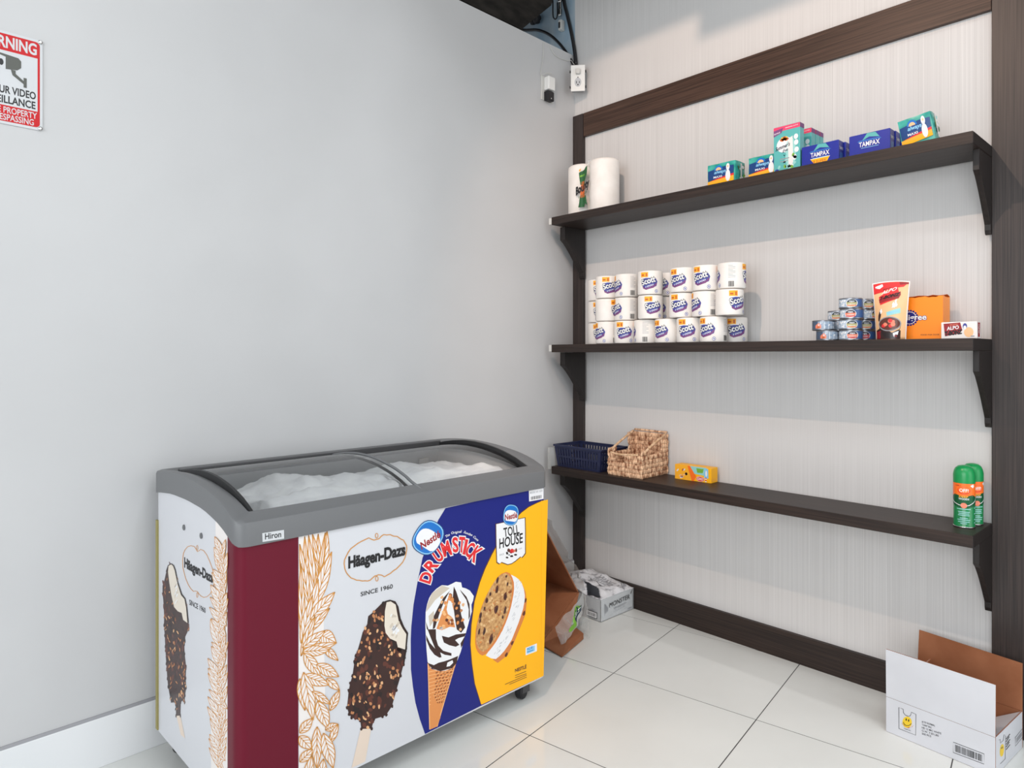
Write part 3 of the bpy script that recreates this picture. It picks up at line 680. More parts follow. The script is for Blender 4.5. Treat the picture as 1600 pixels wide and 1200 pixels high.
for i in range(40):
    x, y = rd.uniform(205, 345), rd.uniform(130, 400)
    if inside(z48([(x, y)])[0], sauce): CN.poly(z48(blob(rd, x, y, 14, 12, rd.random())), rd.choice((m_cone2, m_cone3, m_choc2, m_pwhite, m_nut2)), 8 + i % 2)
for x, y in [(240, 195), (205, 330), (180, 330), (225, 255), (265, 200), (370, 200), (385, 260), (355, 300), (395, 330), (360, 350), (380, 400), (350, 240), (330, 210), (400, 215), (240, 160), (300, 150)]: CN.poly(z48(blob(rd, x, y, 11, 15, rd.random())), rd.choice((m_nut2, m_cone, m_nut)), 10)
CN.poly(z48([(290, 180), (310, 190), (330, 260), (320, 310), (285, 285), (275, 250)]), m_pwhite, 11)
CN.build('ice_cream_cone_picture', fz)
# cookie sandwich
CK = Print(FR, base=.0009); z67 = lambda pts: Z(pts, 6.667, 725, 880); rd = random.Random(5)
CK.poly(z67([(610, 225), (640, 300), (652, 400), (636, 540), (590, 655), (520, 825), (455, 955), (350, 1038), (300, 1005), (420, 880), (560, 600), (620, 430)]), m_cook2, 0)
for x, y in ((625, 520), (440, 950), (635, 390), (500, 830)): CK.poly(z67(blob(rd, x, y, 14, 28, .4)), m_choc2, 1)
CK.poly(z67([(490, 120), (530, 140), (565, 165), (600, 210), (622, 270), (632, 335), (628, 400), (612, 480), (590, 550), (568, 615), (530, 710), (496, 795), (455, 860), (418, 912), (375, 960), (330, 998), (280, 990), (225, 960), (280, 880), (400, 700), (480, 480), (510, 250)]), m_pwhite, 2)
for i in range(60):
    t = rd.random(); a = lerp((560, 190), (330, 960), t); b = (a[0] + 60 * math.sin(math.pi * t) + rd.uniform(-28, 28), a[1] + rd.uniform(-10, 10)); CK.stroke(z67([(b[0], b[1]), (b[0] + 14, b[1] - 22)]), .5, m_lgrey, 3)
ck = z67([(440, 90), (475, 105), (500, 145), (517, 200), (520, 265), (512, 330), (500, 395), (488, 450), (470, 515), (450, 575), (428, 632), (400, 692), (370, 752), (330, 820), (296, 868), (260, 912), (225, 945), (190, 962), (160, 945), (138, 918), (122, 880), (115, 830), (116, 760), (122, 690), (135, 620), (150, 560), (168, 495), (190, 430), (218, 362), (250, 300), (285, 238), (320, 182), (355, 138), (390, 108)])
CK.poly(ck, m_cook2, 4); ccx, ccy = z67([(315, 520)])[0]
CK.poly([(ccx + (p[0] - ccx) * .93 - .6, ccy + (p[1] - ccy) * .94 - 2) for p in ck], m_cook, 5)
for i in range(110):
    x, y = rd.uniform(120, 515), rd.uniform(100, 950); q = z67([(x, y)])[0]
    if inside((ccx + (q[0] - ccx) / .86, ccy + (q[1] - ccy) / .86), ck): CK.poly(z67(blob(rd, x, y, rd.uniform(6, 16), rd.uniform(6, 20), rd.uniform(-.6, .6))), rd.choice((m_cook3, m_cook3, m_cook2, m_cone3)), 6 + i % 2)
for x, y, rx, ry in ((340, 275, 17, 48), (345, 180, 14, 35), (425, 345, 20, 50), (438, 135, 10, 16), (330, 480, 22, 50), (425, 490, 14, 45), (235, 385, 16, 30), (170, 545, 14, 36), (208, 710, 14, 46), (155, 710, 12, 36), (278, 790, 20, 66), (165, 600, 10, 30), (450, 215, 10, 26), (270, 320, 12, 26), (210, 470, 10, 26), (400, 560, 10, 24)):
    CK.poly(z67(blob(rd, x, y, rx, ry, .22, 9)), m_choc2 if rx > 15 else m_gold2, 9); CK.poly(z67(blob(rd, x + rx * .2, y + ry * .1, rx * .5, ry * .6, .22, 7)), m_choc, 10)
CK.build('cookie_sandwich_picture', fz)
# badges and words of the two right panels
BD = Print(FR, base=.0009); z10 = lambda pts: Z(pts, 10, 640, 800); zt = lambda pts: Z(pts, 10, 760, 770)
def badge(z, c, rx, ry, rot, tbl, tbr, ttl, l0):
    def el(kx, ky, dx=0, dy=0, a0=0, a1=360): 
        out = []
        for k in range(29):
            a = R(a0 + (a1 - a0) * k / 28); ca, sa = math.cos(a), math.sin(a); sq = 1 / (abs(ca) ** 2.6 + abs(sa) ** 2.6) ** (1 / 2.6)
            x, y = rx * kx * sq * ca, ry * ky * sq * sa; out.append((c[0] + dx + x * math.cos(rot) - y * math.sin(rot), c[1] + dy + x * math.sin(rot) + y * math.cos(rot)))
        return out[:-1] if a1 - a0 == 360 else out
    BD.poly(z(el(1.06, 1.05)), m_blue3, l0); BD.poly(z(el(1, 1)), m_blue2, l0 + 1); BD.poly(z(el(.93, .93)), m_blue1, l0 + 2)
    BD.poly(z(el(.9, .6, 0, ry * .13)), m_pwhite, l0 + 3); BD.poly(z(el(.88, .9, 0, 0, 40, 140)), m_blue1, l0 + 4)
    BD.text('Nestlé', z([tbl])[0], z([tbr])[0], z([ttl])[0], m_dred, l0 + 5, .03)
badge(z10, (285, 400), 205, 262, R(32), (185, 585), (478, 385), (162, 480), 10)
BD.build('oval_badge', fz); BD = Print(FR, base=.0009)
badge(zt, (378, 345), 114, 158, R(8), (288, 425), (475, 385), (286, 340), 10)
BD.build('oval_badge', fz); BD = Print(FR, base=.0009)
big = [('D', 255, 1020, -72, 150, 170), ('R', 335, 835, -50, 150, 170), ('U', 438, 675, -34, 112, 190), ('M', 568, 572, -17, 124, 215), ('S', 712, 512, -4, 80, 215), ('T', 812, 510, 4, 84, 225), ('I', 868, 545, 12, 26, 220), ('C', 940, 590, 22, 95, 215), ('K', 1030, 655, 34, 105, 240)]
for ch, cx, cy, ang, wd, ht in big:
    a = R(ang); ux, uy = math.cos(a), math.sin(a); vx, vy = math.sin(a), -math.cos(a)
    bl = (cx - ux * wd / 2 - vx * ht / 2, cy - uy * wd / 2 - vy * ht / 2); br = (bl[0] + ux * wd, bl[1] + uy * wd); tl = (bl[0] + vx * ht, bl[1] + vy * ht)
    BD.text(ch, z10([bl])[0], z10([br])[0], z10([tl])[0], m_pwhite, 4, .09); BD.text(ch, z10([bl])[0], z10([br])[0], z10([tl])[0], m_red, 6, .035)
BD.build('arched_lettering', fz); BD = Print(FR, base=.0009)
wds = [('The', (570, 400), (630, 362)), ('Original', (650, 345), (815, 318)), ('Sundae', (838, 325), (972, 378)), ('Cone', (985, 392), (1058, 458))]
for wd, a, b in wds:
    d = Vector((b[0] - a[0], b[1] - a[1])).normalized(); BD.text(wd, z10([a])[0], z10([b])[0], z10([(a[0] + d.y * 36, a[1] - d.x * 36)])[0], m_pwhite, 4, .012, .25)
BD.build('script_lettering', fz); BD = Print(FR, base=.0009)
shield = zt([(150, 490), (595, 392), (600, 600), (600, 940), (572, 980), (545, 1008), (528, 992), (490, 1025), (450, 1060), (390, 1100), (330, 1115), (270, 1092), (235, 1080), (205, 1106), (165, 1080), (155, 800)])
BD.poly([(375 / 10 + 760 + (p[0] - 797.5) * 1.06, 843 + (p[1] - 843) * 1.035) for p in shield], m_gold2, 5); BD.poly(shield, m_pwhite, 6)
BD.text('TOLL', zt([(275, 690)])[0], zt([(512, 632)])[0], zt([(262, 556)])[0], m_black, 8, .022); BD.text('HOUSE', zt([(200, 868)])[0], zt([(562, 775)])[0], zt([(200, 722)])[0], m_black, 8, .022)
BD.text('SINCE', zt([(200, 985)])[0], zt([(270, 965)])[0], zt([(200, 960)])[0], m_grey, 8); BD.text('1939', zt([(495, 892)])[0], zt([(550, 876)])[0], zt([(495, 870)])[0], m_grey, 8)
rd = random.Random(2)
for x, y, rx, ry, mm in ((345, 900, 22, 36, m_choc2), (400, 910, 34, 34, m_red), (460, 900, 18, 36, m_choc2), (320, 945, 20, 24, m_choc3), (430, 905, 22, 20, m_salmon), (380, 930, 24, 16, m_dred), (320, 1010, 22, 14, m_choc3), (390, 990, 28, 16, m_choc3), (450, 968, 28, 14, m_choc3), (350, 968, 22, 12, m_grey)): BD.poly(zt(blob(rd, x, y, rx, ry, 0, 9)), mm, 8)
BD.build('shield_badge', fz); BD = Print(FR, base=.0009)
BD.poly(z67([(640, 880), (757, 834), (757, 915), (640, 960)]), m_pwhite, 4); BD.poly(z67([(652, 886), (735, 855), (735, 912), (652, 945)]), m_blue2, 5)
BD.text('ICE', z67([(656, 905)])[0], z67([(715, 884)])[0], z67([(656, 882)])[0], m_blue1, 6); BD.stroke(z67([(655, 925), (718, 903)]), 1, m_blue1, 6)
BD.build('small_sticker', fz); BD = Print(FR, base=.0009)
BD.text('NESTLÉ', z67([(530, 1135)])[0], z67([(648, 1092)])[0], z67([(530, 1102)])[0], m_gold2, 4, .03)
for a, b in (((530, 1170), (645, 1125)), ((530, 1192), (648, 1150)), ((425, 1262), (650, 1165)), ((470, 1262), (650, 1185))): BD.stroke(z67([a, b]), .8, m_gold2, 4)
BD.build('small_print', fz); BD = Print(FR, base=.0009)
BD.poly([(826, 766.5), (849, 762.5), (849, 779.5), (826.5, 783.5)], m_pwhite, 4)
BD.text('MODEL NO. 2024', (828, 771.5), (847, 768), (828, 769), m_grey, 5)
for i in range(14): BD.poly([(829 + i * 1.2, 781.2 - i * .21), (829 + i * 1.2 + (.8 if i % 3 else .4), 781.1 - i * .21), (829 + i * 1.2 + (.8 if i % 3 else .4), 776.1 - i * .21), (829 + i * 1.2, 776.2 - i * .21)], m_black, 5)
BD.build('barcode_sticker', fz)
# plaque on the grey frame
fP2 = fzM @ Vector((0, -D_ / 2 - .007, 0))
def FR2(px, py, h): p = fzI @ at(px, py, fN, fP2); p.y -= h + .0005; return p
PQ = Print(FR2); PQ.poly([(409.5, 833), (443.5, 827.8), (443.8, 841.5), (410, 846.8)], m_signwhite, 0); PQ.text('Hiron', (414, 842.8), (439, 838.8), (414, 834), m_black, 1, .02); PQ.build('maker_plaque', fz)

# left side print
SL = Print(SD); zs = lambda pts: Z(pts, 6, 245, 800)
oval2 = zs([(245, 520), (243, 450), (250, 390), (265, 355), (290, 325), (320, 316), (350, 322), (368, 345), (382, 372), (398, 362), (410, 350), (440, 362), (470, 402), (500, 470), (522, 530), (538, 600), (540, 660), (525, 720), (500, 770), (470, 795), (440, 800), (415, 788), (398, 770), (380, 745), (362, 740), (345, 745), (320, 720), (295, 680), (270, 620)])
SL.stroke(oval2, 1.0, m_gold, 1, closed=True)
for cx, cy in ((380, 335), (380, 778)): SL.stroke(zs([(cx + 7 * math.cos(R(40 * k)), cy + 24 * math.sin(R(40 * k))) for k in range(9)]), .7, m_gold, 1, closed=True)
SL.build('gold_frame_print', fz); SL = Print(SD)
SL.text('Häagen-Dazs', zs([(260, 515)])[0], zs([(525, 662)])[0], zs([(260, 428)])[0], m_black, 2, .045); SL.build('brand_lettering', fz); SL = Print(SD); SL.text('SINCE 1960', zs([(306, 868)])[0], zs([(457, 948)])[0], zs([(306, 820)])[0], m_black, 2, .01)
SL.build('small_lettering', fz)
SB = Print(SD)
zz = [(110, 500), (90, 560), (72, 640), (55, 690), (55, 760), (62, 830), (66, 900), (70, 980), (68, 1060), (76, 1160), (80, 1260), (90, 1420), (100, 1560), (108, 1640), (128, 1750), (152, 1775), (178, 1800), (182, 1910), (222, 1908), (226, 1780), (250, 1765), (262, 1785), (265, 1720), (276, 1650), (272, 1560), (275, 1450), (262, 1330), (258, 1240), (262, 1180), (300, 1100), (298, 1040), (285, 900), (268, 810), (236, 770), (200, 660), (175, 540), (160, 500), (138, 484)]
zi_ = [(112, 505), (108, 560), (120, 660), (140, 780), (165, 890), (200, 930), (236, 945), (250, 1010), (290, 1040), (278, 900), (262, 815), (230, 778), (195, 665), (170, 545), (155, 505), (138, 490)]
icebar(SB, 6, 245, 800, zz, zi_, [(184, 1905), (222, 1905), (266, 2122), (226, 2088)], 9, False, 75, .45, 1.2)
SB.build('ice_cream_bar_picture', fz)
SLF = Print(SD, step=.00003)
SLF.poly([(337, 811), (343, 813), (359.8, 829), (359.8, 1225), (330, 1200), (330, 1150), (330, 1060), (333, 1000), (336, 960), (338, 905), (337, 850)], m_cream, 0)
rd = random.Random(12); spec = []
for i in range(23):
    y = 1205 - i * 16.2; lft = max(322, 322 + (1090 - y) * .045)
    spec.append(((rd.uniform(344, 356), y), (rd.uniform(lft, lft + 7), y - rd.uniform(24, 44)), rd.uniform(4.5, 6.5), 3, m_cream, .8))
    spec.append(((rd.uniform(340, 348), y - 6), (rd.uniform(351, 358), y - rd.uniform(34, 52)), rd.uniform(3.4, 4.6), 3, m_cream, .8))
leaves(SLF, [q for q in spec if q[1][1] > 830 + max(0, q[1][0] - 343) * .9], 1)
SLF.build('leaf_ornament', fz)
for px, py in ((288, 824), (315, 837)):
    p = SD(px, py, 0); mk('screw', MB().lathe([(.009, 0), (.009, .003), (.004, .005)], 12), m_frame, fz, loc=p, rot=(0, R(-90), 0))
mk('rear_seam', MB().box((-hx - .004, hy - .03, .09), (-hx + .002, hy - .012, .80)), m_ygreen, fz)

# ------------------------------------------------------------------ top shelf
def rbox(w, d, h, n=6, bulge=0, crump=0, seed=0, sq=4.0):
    """soft pack: a subdivided box, slightly puffed and creased; base at z = 0, centred"""
    mb = MB(); vs = {}; rd = Vector((seed * 3.1, seed * 1.7, seed))
    def pt(a, b, c):
        k = (round(a, 4), round(b, 4), round(c, 4))
        if k not in vs:
            f = lambda t: 1 - abs(t) ** sq
            x = a * w / 2 * (1 + bulge * f(b) * f(c)); y = b * d / 2 * (1 + bulge * 1.6 * f(a) * f(c)); z = h / 2 + c * h / 2 * (1 + bulge * .6 * f(a) * f(b) * (c > 0))
            m = (abs(a) > .99) + (abs(b) > .99) + (abs(c) > .99)
            if m >= 2: x *= .985; y *= .97; z = h / 2 + (z - h / 2) * .985
            q = noise.noise_vector(Vector((x, y, z)) * 34 + rd) * crump
            vs[k] = len(mb.v); mb.v.append((x + q.x, y + q.y, max(0, z + q.z)))
        return vs[k]
    g = [-1 + 2 * i / n for i in range(n + 1)]
    for i in range(n):
        for j in range(n):
            a, b, c, e = g[i], g[i + 1], g[j], g[j + 1]
            for F_ in (lambda p, q: (p, q, 1), lambda p, q: (p, q, -1), lambda p, q: (p, 1, q), lambda p, q: (p, -1, q), lambda p, q: (1, p, q), lambda p, q: (-1, p, q)):
                mb.f.append([pt(*F_(a, c)), pt(*F_(b, c)), pt(*F_(b, e)), pt(*F_(a, e))]); mb.m.append(0)
    return mb
# items on the shelves: local -y is the face towards the room; rotz = -90 turns it to the world's -x
RZ = R(-90)
pt_ = thing('paper_towel_pack', 'film wrapped pair of tall white paper towel rolls on the top shelf', 'paper towels', (-.145, -.187, Z1), 0)
for k, y in enumerate((.075, -.083)):
    r = mk('roll', MB().lathe([(.02, .004), (.072, 0), (.0785, .006), (.0795, .02), (.0795, .262), (.0785, .272), (.070, .279), (.022, .279), (.02, .24)], 40), m_paperw, pt_, loc=(0 - .006 * k, y, 0)); smooth_by_angle(r, 50)
wv = []
P_ = Print(lambda u, v, h: Vector((-.0875 - h + .006 * math.exp(-(u / .012) ** 2), -u, v)), maxu=.006)
P_.poly([(-.026, .222), (.012, .234), (.022, .244), (.034, .25), (.03, .205), (.014, .17), (.02, .15), (-.016, .155), (-.022, .19)], m_green, 0)
P_.poly([(-.02, .205), (.012, .212), (.01, .202), (-.018, .196)], m_lgreen, 1); P_.poly([(-.024, .226), (-.014, .232), (-.014, .244), (-.026, .236)], m_orange, 1)
P_.poly([(-.02, .09), (.022, .095), (.032, .04), (.018, .052), (.012, .034), (-.03, .036), (-.024, .06)], m_green, 0)
P_.poly([(-.012, .17), (.012, .174), (.014, .086), (-.018, .086)], m_dor, 0)
P_.text('Bounty', (-.046, .105), (.046, .14), (-.046, .145), m_black, 2, .05)
P_.text('Essentials', (-.03, .085), (.03, .107), (-.03, .096), m_green, 2, .01)
P_.build('brand_print', pt_)
mk('film_gather', MB().lathe([(.018, 0), (.022, .012), (.014, .02), (.020, .03), (.006, .036)], 10), m_film, pt_, loc=(-.03, -.004, .262))

def sanitary_pack(label, yc, xf, w, d, h, seed, rot=None, z=Z1):
    t = thing('pad_pack', label, 'pads', (xf + d / 2, yc, z), RZ, 'teal packs of pads on the top shelf', rot=rot)
    smooth_by_angle(mk('wrapper', rbox(w, d, h, 6, .035, .0022, seed), m_teal, t), 60)
    P_ = Print(lambda u, v, h_: Vector((u, -d / 2 - h_ - .003 - .028 * d * (1 - (2 * u / w) ** 4) * (1 - (2 * v / h - 1) ** 4), v)), maxu=.012)
    x = w / 2
    P_.poly([(-x * .92, h * .30), (x * .9, h * .42), (x * .92, h * .80), (x * .3, h * .82), (-x * .92, h * .72)], m_blue3, 0)
    P_.poly([(-x * .95, h * .26), (x * .92, h * .36), (x * .92, h * .46), (-x * .2, h * .36)], m_red, 1)
    P_.poly([(-x * .95, h * .16), (x * .92, h * .26), (x * .92, h * .37), (-x * .95, h * .27)], m_orange, 2)
    P_.poly([(-x * .95, h * .08), (x * .92, h * .16), (x * .92, h * .26), (-x * .95, h * .17)], m_yel, 3)
    P_.ell(-x * .15, h * .70, x * .30, h * .2, m_blue1, 3, 0, 20, 0, 180); P_.ell(-x * .15, h * .70, x * .2, h * .12, m_tan, 4, 0, 20, 0, 180)
    P_.line('always', -x * .45, h * .56, h * .13, x * .85, m_blue2, 5, .03, .3)
    P_.line('MAXI', -x * .5, h * .38, h * .08, x * .6, m_pwhite, 5, .02)
    P_.ell(x * .52, h * .76, x * .12, h * .15, m_pwhite, 5); P_.ell(x * .52, h * .40, x * .17, h * .24, m_pwhite, 5); P_.ell(x * .52, h * .78, x * .05, h * .05, m_tan, 6)
    P_.build('brand_print', t)
    P_ = Print(lambda u, v, h_: Vector((w / 2 + .0045 + h_ , u, v)), maxu=.02); rd = random.Random(seed)
    for i in range(10): P_.poly(blob(rd, rd.uniform(-d * .35, d * .35), rd.uniform(h * .2, h * .8), .012, .008, rd.random() * 3), rd.choice((m_teal2, m_lgreen, m_pwhite, m_green)), i % 4)
    P_.rect(-.006, .01, .006, h * .9, m_cream, 5); P_.build('side_print', t)
    return t
sanitary_pack('teal pack of pads standing leftmost on the top shelf', -.995, -.215, .138, .085, .106, 1)
sanitary_pack('teal pack of pads tucked beside the tall carton on the top shelf', -1.19, -.205, .14, .085, .100, 2)
sanitary_pack('tilted teal pack of pads alone near the right end of the top shelf', -1.79, -.225, .108, .062, .104, 3, rot=(R(7), R(-8), RZ), z=Z1 + .0085)

def carton(name, label, cat, w, d, h, mat, loc, group=None, rotz=RZ, bev=.0015):
    t = thing(name, label, cat, loc, rotz, group)
    mk('carton', MB().box((-w / 2, -d / 2, 0), (w / 2, d / 2, h)), mat, t, bevel=bev)
    mk('tuck_flap', MB().box((-w / 2 + .002, -d / 2 + .0015, h - .0002), (w / 2 - .002, -d / 2 + .007, h + .0007)), mat, t)
    return t, Print(lambda u, v, h_: Vector((u, -d / 2 - h_, v))), Print(lambda u, v, h_: Vector((w / 2 + h_, u, v)))
# tall cleansing cloth cartons
w, d, h = .112, .038, .200
t, P_, P2 = carton('cloth_carton', 'tall teal cleansing cloth carton in front, full face showing', 'carton', w, d, h, m_teal3, (-.198, -1.297, Z1), 'tall teal cartons on the top shelf')
x = w / 2
P_.rect(-x, h * .9, x, h * .995, m_pink, 0).poly([(-x, h * .80), (-x, h * .93), (-x * .25, h * .96), (-x * .4, h * .86)], m_purple, 1)
P_.text('BONUS', (-x * .95, h * .845), (-x * .5, h * .865), (-x * .95, h * .875), m_pwhite, 2)
P_.text('FRESHENING CLOTHS', (-x * .1, h * .935), (x * .85, h * .945), (-x * .1, h * .955), m_pwhite, 2)
P_.ell(-x * .15, h * .60, x * .62, h * .16, m_pwhite, 1); P_.ell(.3 * x, h * .4, x * .4, h * .34, m_teal2, 1); P_.poly([(x * .15, h * .1), (x * .5, h * .12), (x * .45, h * .75), (x * .1, h * .7)], m_cream, 2)
for k in range(5): a = R(20 + 35 * k); P_.ell(-x * .18 + .011 * math.cos(a), h * .69 + .009 * math.sin(a), .009, .006, m_orange if k % 2 else m_dor, 3, a)
P_.text("Summer's", (-x * .85, h * .50), (x * .25, h * .56), (-x * .86, h * .575), m_badge, 4, .03, .3); P_.text('Eve', (-x * .3, h * .44), (x * .1, h * .465), (-x * .3, h * .5), m_badge, 4, .02, .3)
rd = random.Random(6)
for k in range(14): P_.poly(blob(rd, rd.uniform(-x * .7, x * .8), rd.uniform(h * .06, h * .42), .009, .006, rd.random() * 3), rd.choice((m_teal2, m_pwhite, m_lgreen, m_teal3)), 3)
for px_, pz in ((.7, .72), (.72, .6), (.75, .45), (.6, .3)): P_.ell(x * px_, h * pz, .009, .011, m_pwhite, 3)
P_.ell(-x * .75, h * .07, .010, .009, m_rblue, 3); P_.rect(-x * .5, h * .30, x * .2, h * .32, m_grey, 4); P_.rect(-x * .5, h * .25, x * .1, h * .265, m_grey, 4)
P2.rect(-d / 2, h * .9, d / 2, h * .995, m_purple, 0)
P_.build('brand_print', t); P2.build('side_print', t)
for k, (xx, lab) in enumerate(((-.098, 'tall teal carton second in the row, behind the full one'), (-.056, 'tall teal carton third in the row, behind the blue box'), (-.0145, 'tall teal carton last in the row, against the wall'))):
    dup(t, (xx + .004, -1.299 - .001 * k, Z1), RZ, lab)
# blue tampon boxes
w, d, h = .147, .047, .092
t, P_, P2 = carton('tampon_box', 'royal blue tampon box with yellow banner on the top shelf', 'box', w, d, h, m_rblue, (-.19, -1.432, Z1), 'royal blue boxes on the top shelf')
def tampon(P_, P2, yellow):
    x = w / 2
    P_.poly([(-x * .35, h * .72), (0, h * .84), (x * .5, h * .76), (x * .3, h * .98), (-x * .1, h * .995)], m_teal3, 0); P_.poly([(-x * .6, h * .68), (x * .6, h * .68), (x * .5, h * .74), (-x * .5, h * .74)], m_rblue2, 1)
    P_.line('TAMPAX', -x * .5, h * .47, h * .19, x * 1.0, m_pwhite, 2, .02)
    P_.rect(-x * .4, h * .40, x * .45, h * .42, m_blue2, 2)
    if yellow:
        P_.poly([(-x * .5, h * .38), (x * .52, h * .38), (x * .32, h * .1), (-x * .26, h * .1)], m_yel, 2); P_.poly([(-x * .52, h * .40), (x * .54, h * .40), (x * .53, h * .37), (-x * .51, h * .37)], m_pwhite, 1)
        P_.line('8 SUPER', -x * .36, h * .2, h * .11, x * .7, m_dor, 3, .02)
        P_.line('TAMPONS', -x * .9, h * .04, h * .05, x * .6, m_pwhite, 3)
    P2.rect(-d * .3, h * .1, d * .3, h * .5, m_rblue2, 0); P2.line('TAMPAX', -d * .4, h * .62, h * .12, d * .8, m_pwhite, 1, .02)
tampon(P_, P2, True); P_.build('brand_print', t); P2.build('side_print', t)
for k, lab in ((1, 'royal blue box second in line behind the yellow bannered one'), (2, 'royal blue box third in line behind the yellow bannered one')): dup(t, (-.19 + .0500 * k, -1.432 - .008 * k, Z1), RZ, lab)
t, P_, P2 = carton('tampon_box', 'royal blue tampon box without yellow banner, front of its line', 'box', w, d, h, m_rblue, (-.19, -1.618, Z1), 'royal blue boxes on the top shelf')
tampon(P_, P2, False); P_.build('brand_print', t); P2.build('side_print', t)
for k, lab in ((1, 'royal blue box second in line behind the bannerless one'), (2, 'royal blue box third in line behind the bannerless one')): dup(t, (-.19 + .0500 * k, -1.618 - .004 * k, Z1), RZ, lab)

# ------------------------------------------------------------------ middle shelf: toilet paper
TR, TH = .0605, .1165
rollm = MB().lathe([(.018, .10), (.018, .004), (.050, 0), (.058, .003), (TR, .010), (TR, TH - .009), (.058, TH - .002), (.046, TH), (.020, TH - .005), (.017, TH - .03)], 36)
roll0 = None
def roll(label, x, y, row, ang, rx=0):
    global roll0
    z = Z2 + row * (TH + .0012) + abs(rx) * TR
    if roll0 is None:
        t = thing('toilet_paper_roll', label, 'toilet paper', (x, y, z), 0, 'wrapped toilet paper rolls on the middle shelf')
        smooth_by_angle(mk('wrapped_roll', rollm, m_paperw, t), 45)
        cyl = lambda u, v, h: Vector(((TR + h) * math.cos(u / TR), (TR + h) * math.sin(u / TR), v))
        for s in (0, math.pi * TR):
            P_ = Print(lambda u, v, h: cyl(u + s, v, h), maxu=.006, step=.0001)
            P_.poly([(-.042, .074), (-.016, .080), (.030, .078), (.040, .062), (.034, .040), (.020, .034), (-.022, .028), (-.034, .040)], m_splash, 0)
            P_.poly([(-.034, .040), (-.016, .030), (.022, .044), (.034, .058), (.036, .046), (.020, .032), (-.016, .022), (-.032, .030)], m_purple, 1)
            P_.rect(-.044, .084, -.006, .108, m_orange, 1); P_.rect(-.040, .090, -.026, .098, m_dor, 2); P_.rect(-.018, .087, -.010, .103, m_dor, 2)
            P_.text('Scott', (-.036, .044), (.030, .062), (-.042, .070), m_black, 3, .08); P_.text('Scott', (-.036, .044), (.030, .062), (-.042, .070), m_pwhite, 4, .025)
            P_.text('1000', (-.018, .032), (.020, .044), (-.018, .039), m_pwhite, 3, .01)
            P_.ell(.034, .016, .008, .0085, m_splash, 1); P_.ell(.034, .016, .006, .0065, m_pwhite, 2); P_.ell(.034, .016, .0025, .004, m_splash, 3, .4)
            P_.build('brand_print', t)
        P_ = Print(lambda u, v, h: cyl(u + .5 * math.pi * TR, v, h), maxu=.006)
        for k in range(9): P_.rect(-.014, .100 - k * .0065, -.014 + (.030 if k % 3 else .020), .1015 - k * .0065, m_grey, 0)
        P_.barcode(-.014, .008, .010, .032, m_black, 0, 3); P_.build('barcode_print', t)
        roll0 = t; t.rotation_euler = (0, rx, ang); return t
    return dup(roll0, (x, y, z), 0, label, rot=(0, rx, ang))
ordn = ['first', 'second', 'third', 'fourth', 'fifth', 'sixth', 'seventh']; rown = ['bottom', 'middle', 'top']
# distance along the wall, distance of the axis from the wall, turn of the label from facing the camera (degrees)
rows = [[(-.33, .200, 48), (-.453, .200, 10), (-.577, .200, 95), (-.700, .200, 34), (-.825, .203, 12), (-.952, .208, 30), (-.984, .083, -14)],
        [(-.328, .200, -62), (-.451, .195, 60), (-.611, .213, -14), (-.603, .085, 30), (-.783, .200, 14), (-.906, .200, 55), (-1.030, .205, -40)],
        [(-.33, .200, -16), (-.454, .197, 60), (-.611, .215, 4), (-.618, .086, 28), (-.790, .203, 24), (-.913, .203, 22), (-1.036, .197, 90)]]
for r, row in enumerate(rows):
    for k, (yy, dx, tw) in enumerate(row):
        q = Vector((-dx, yy, 0)); face = math.atan2(CAM.y - q.y, CAM.x - q.x)
        roll('wrapped toilet paper roll, %s from left in the %s row of the stack' % (ordn[k], rown[r]), q.x, q.y, r, face - R(tw))
for r in range(3):
    roll('plain sided toilet paper roll behind the left end, %s of three' % rown[r], -.105, -.196, r, R(180 + 50))

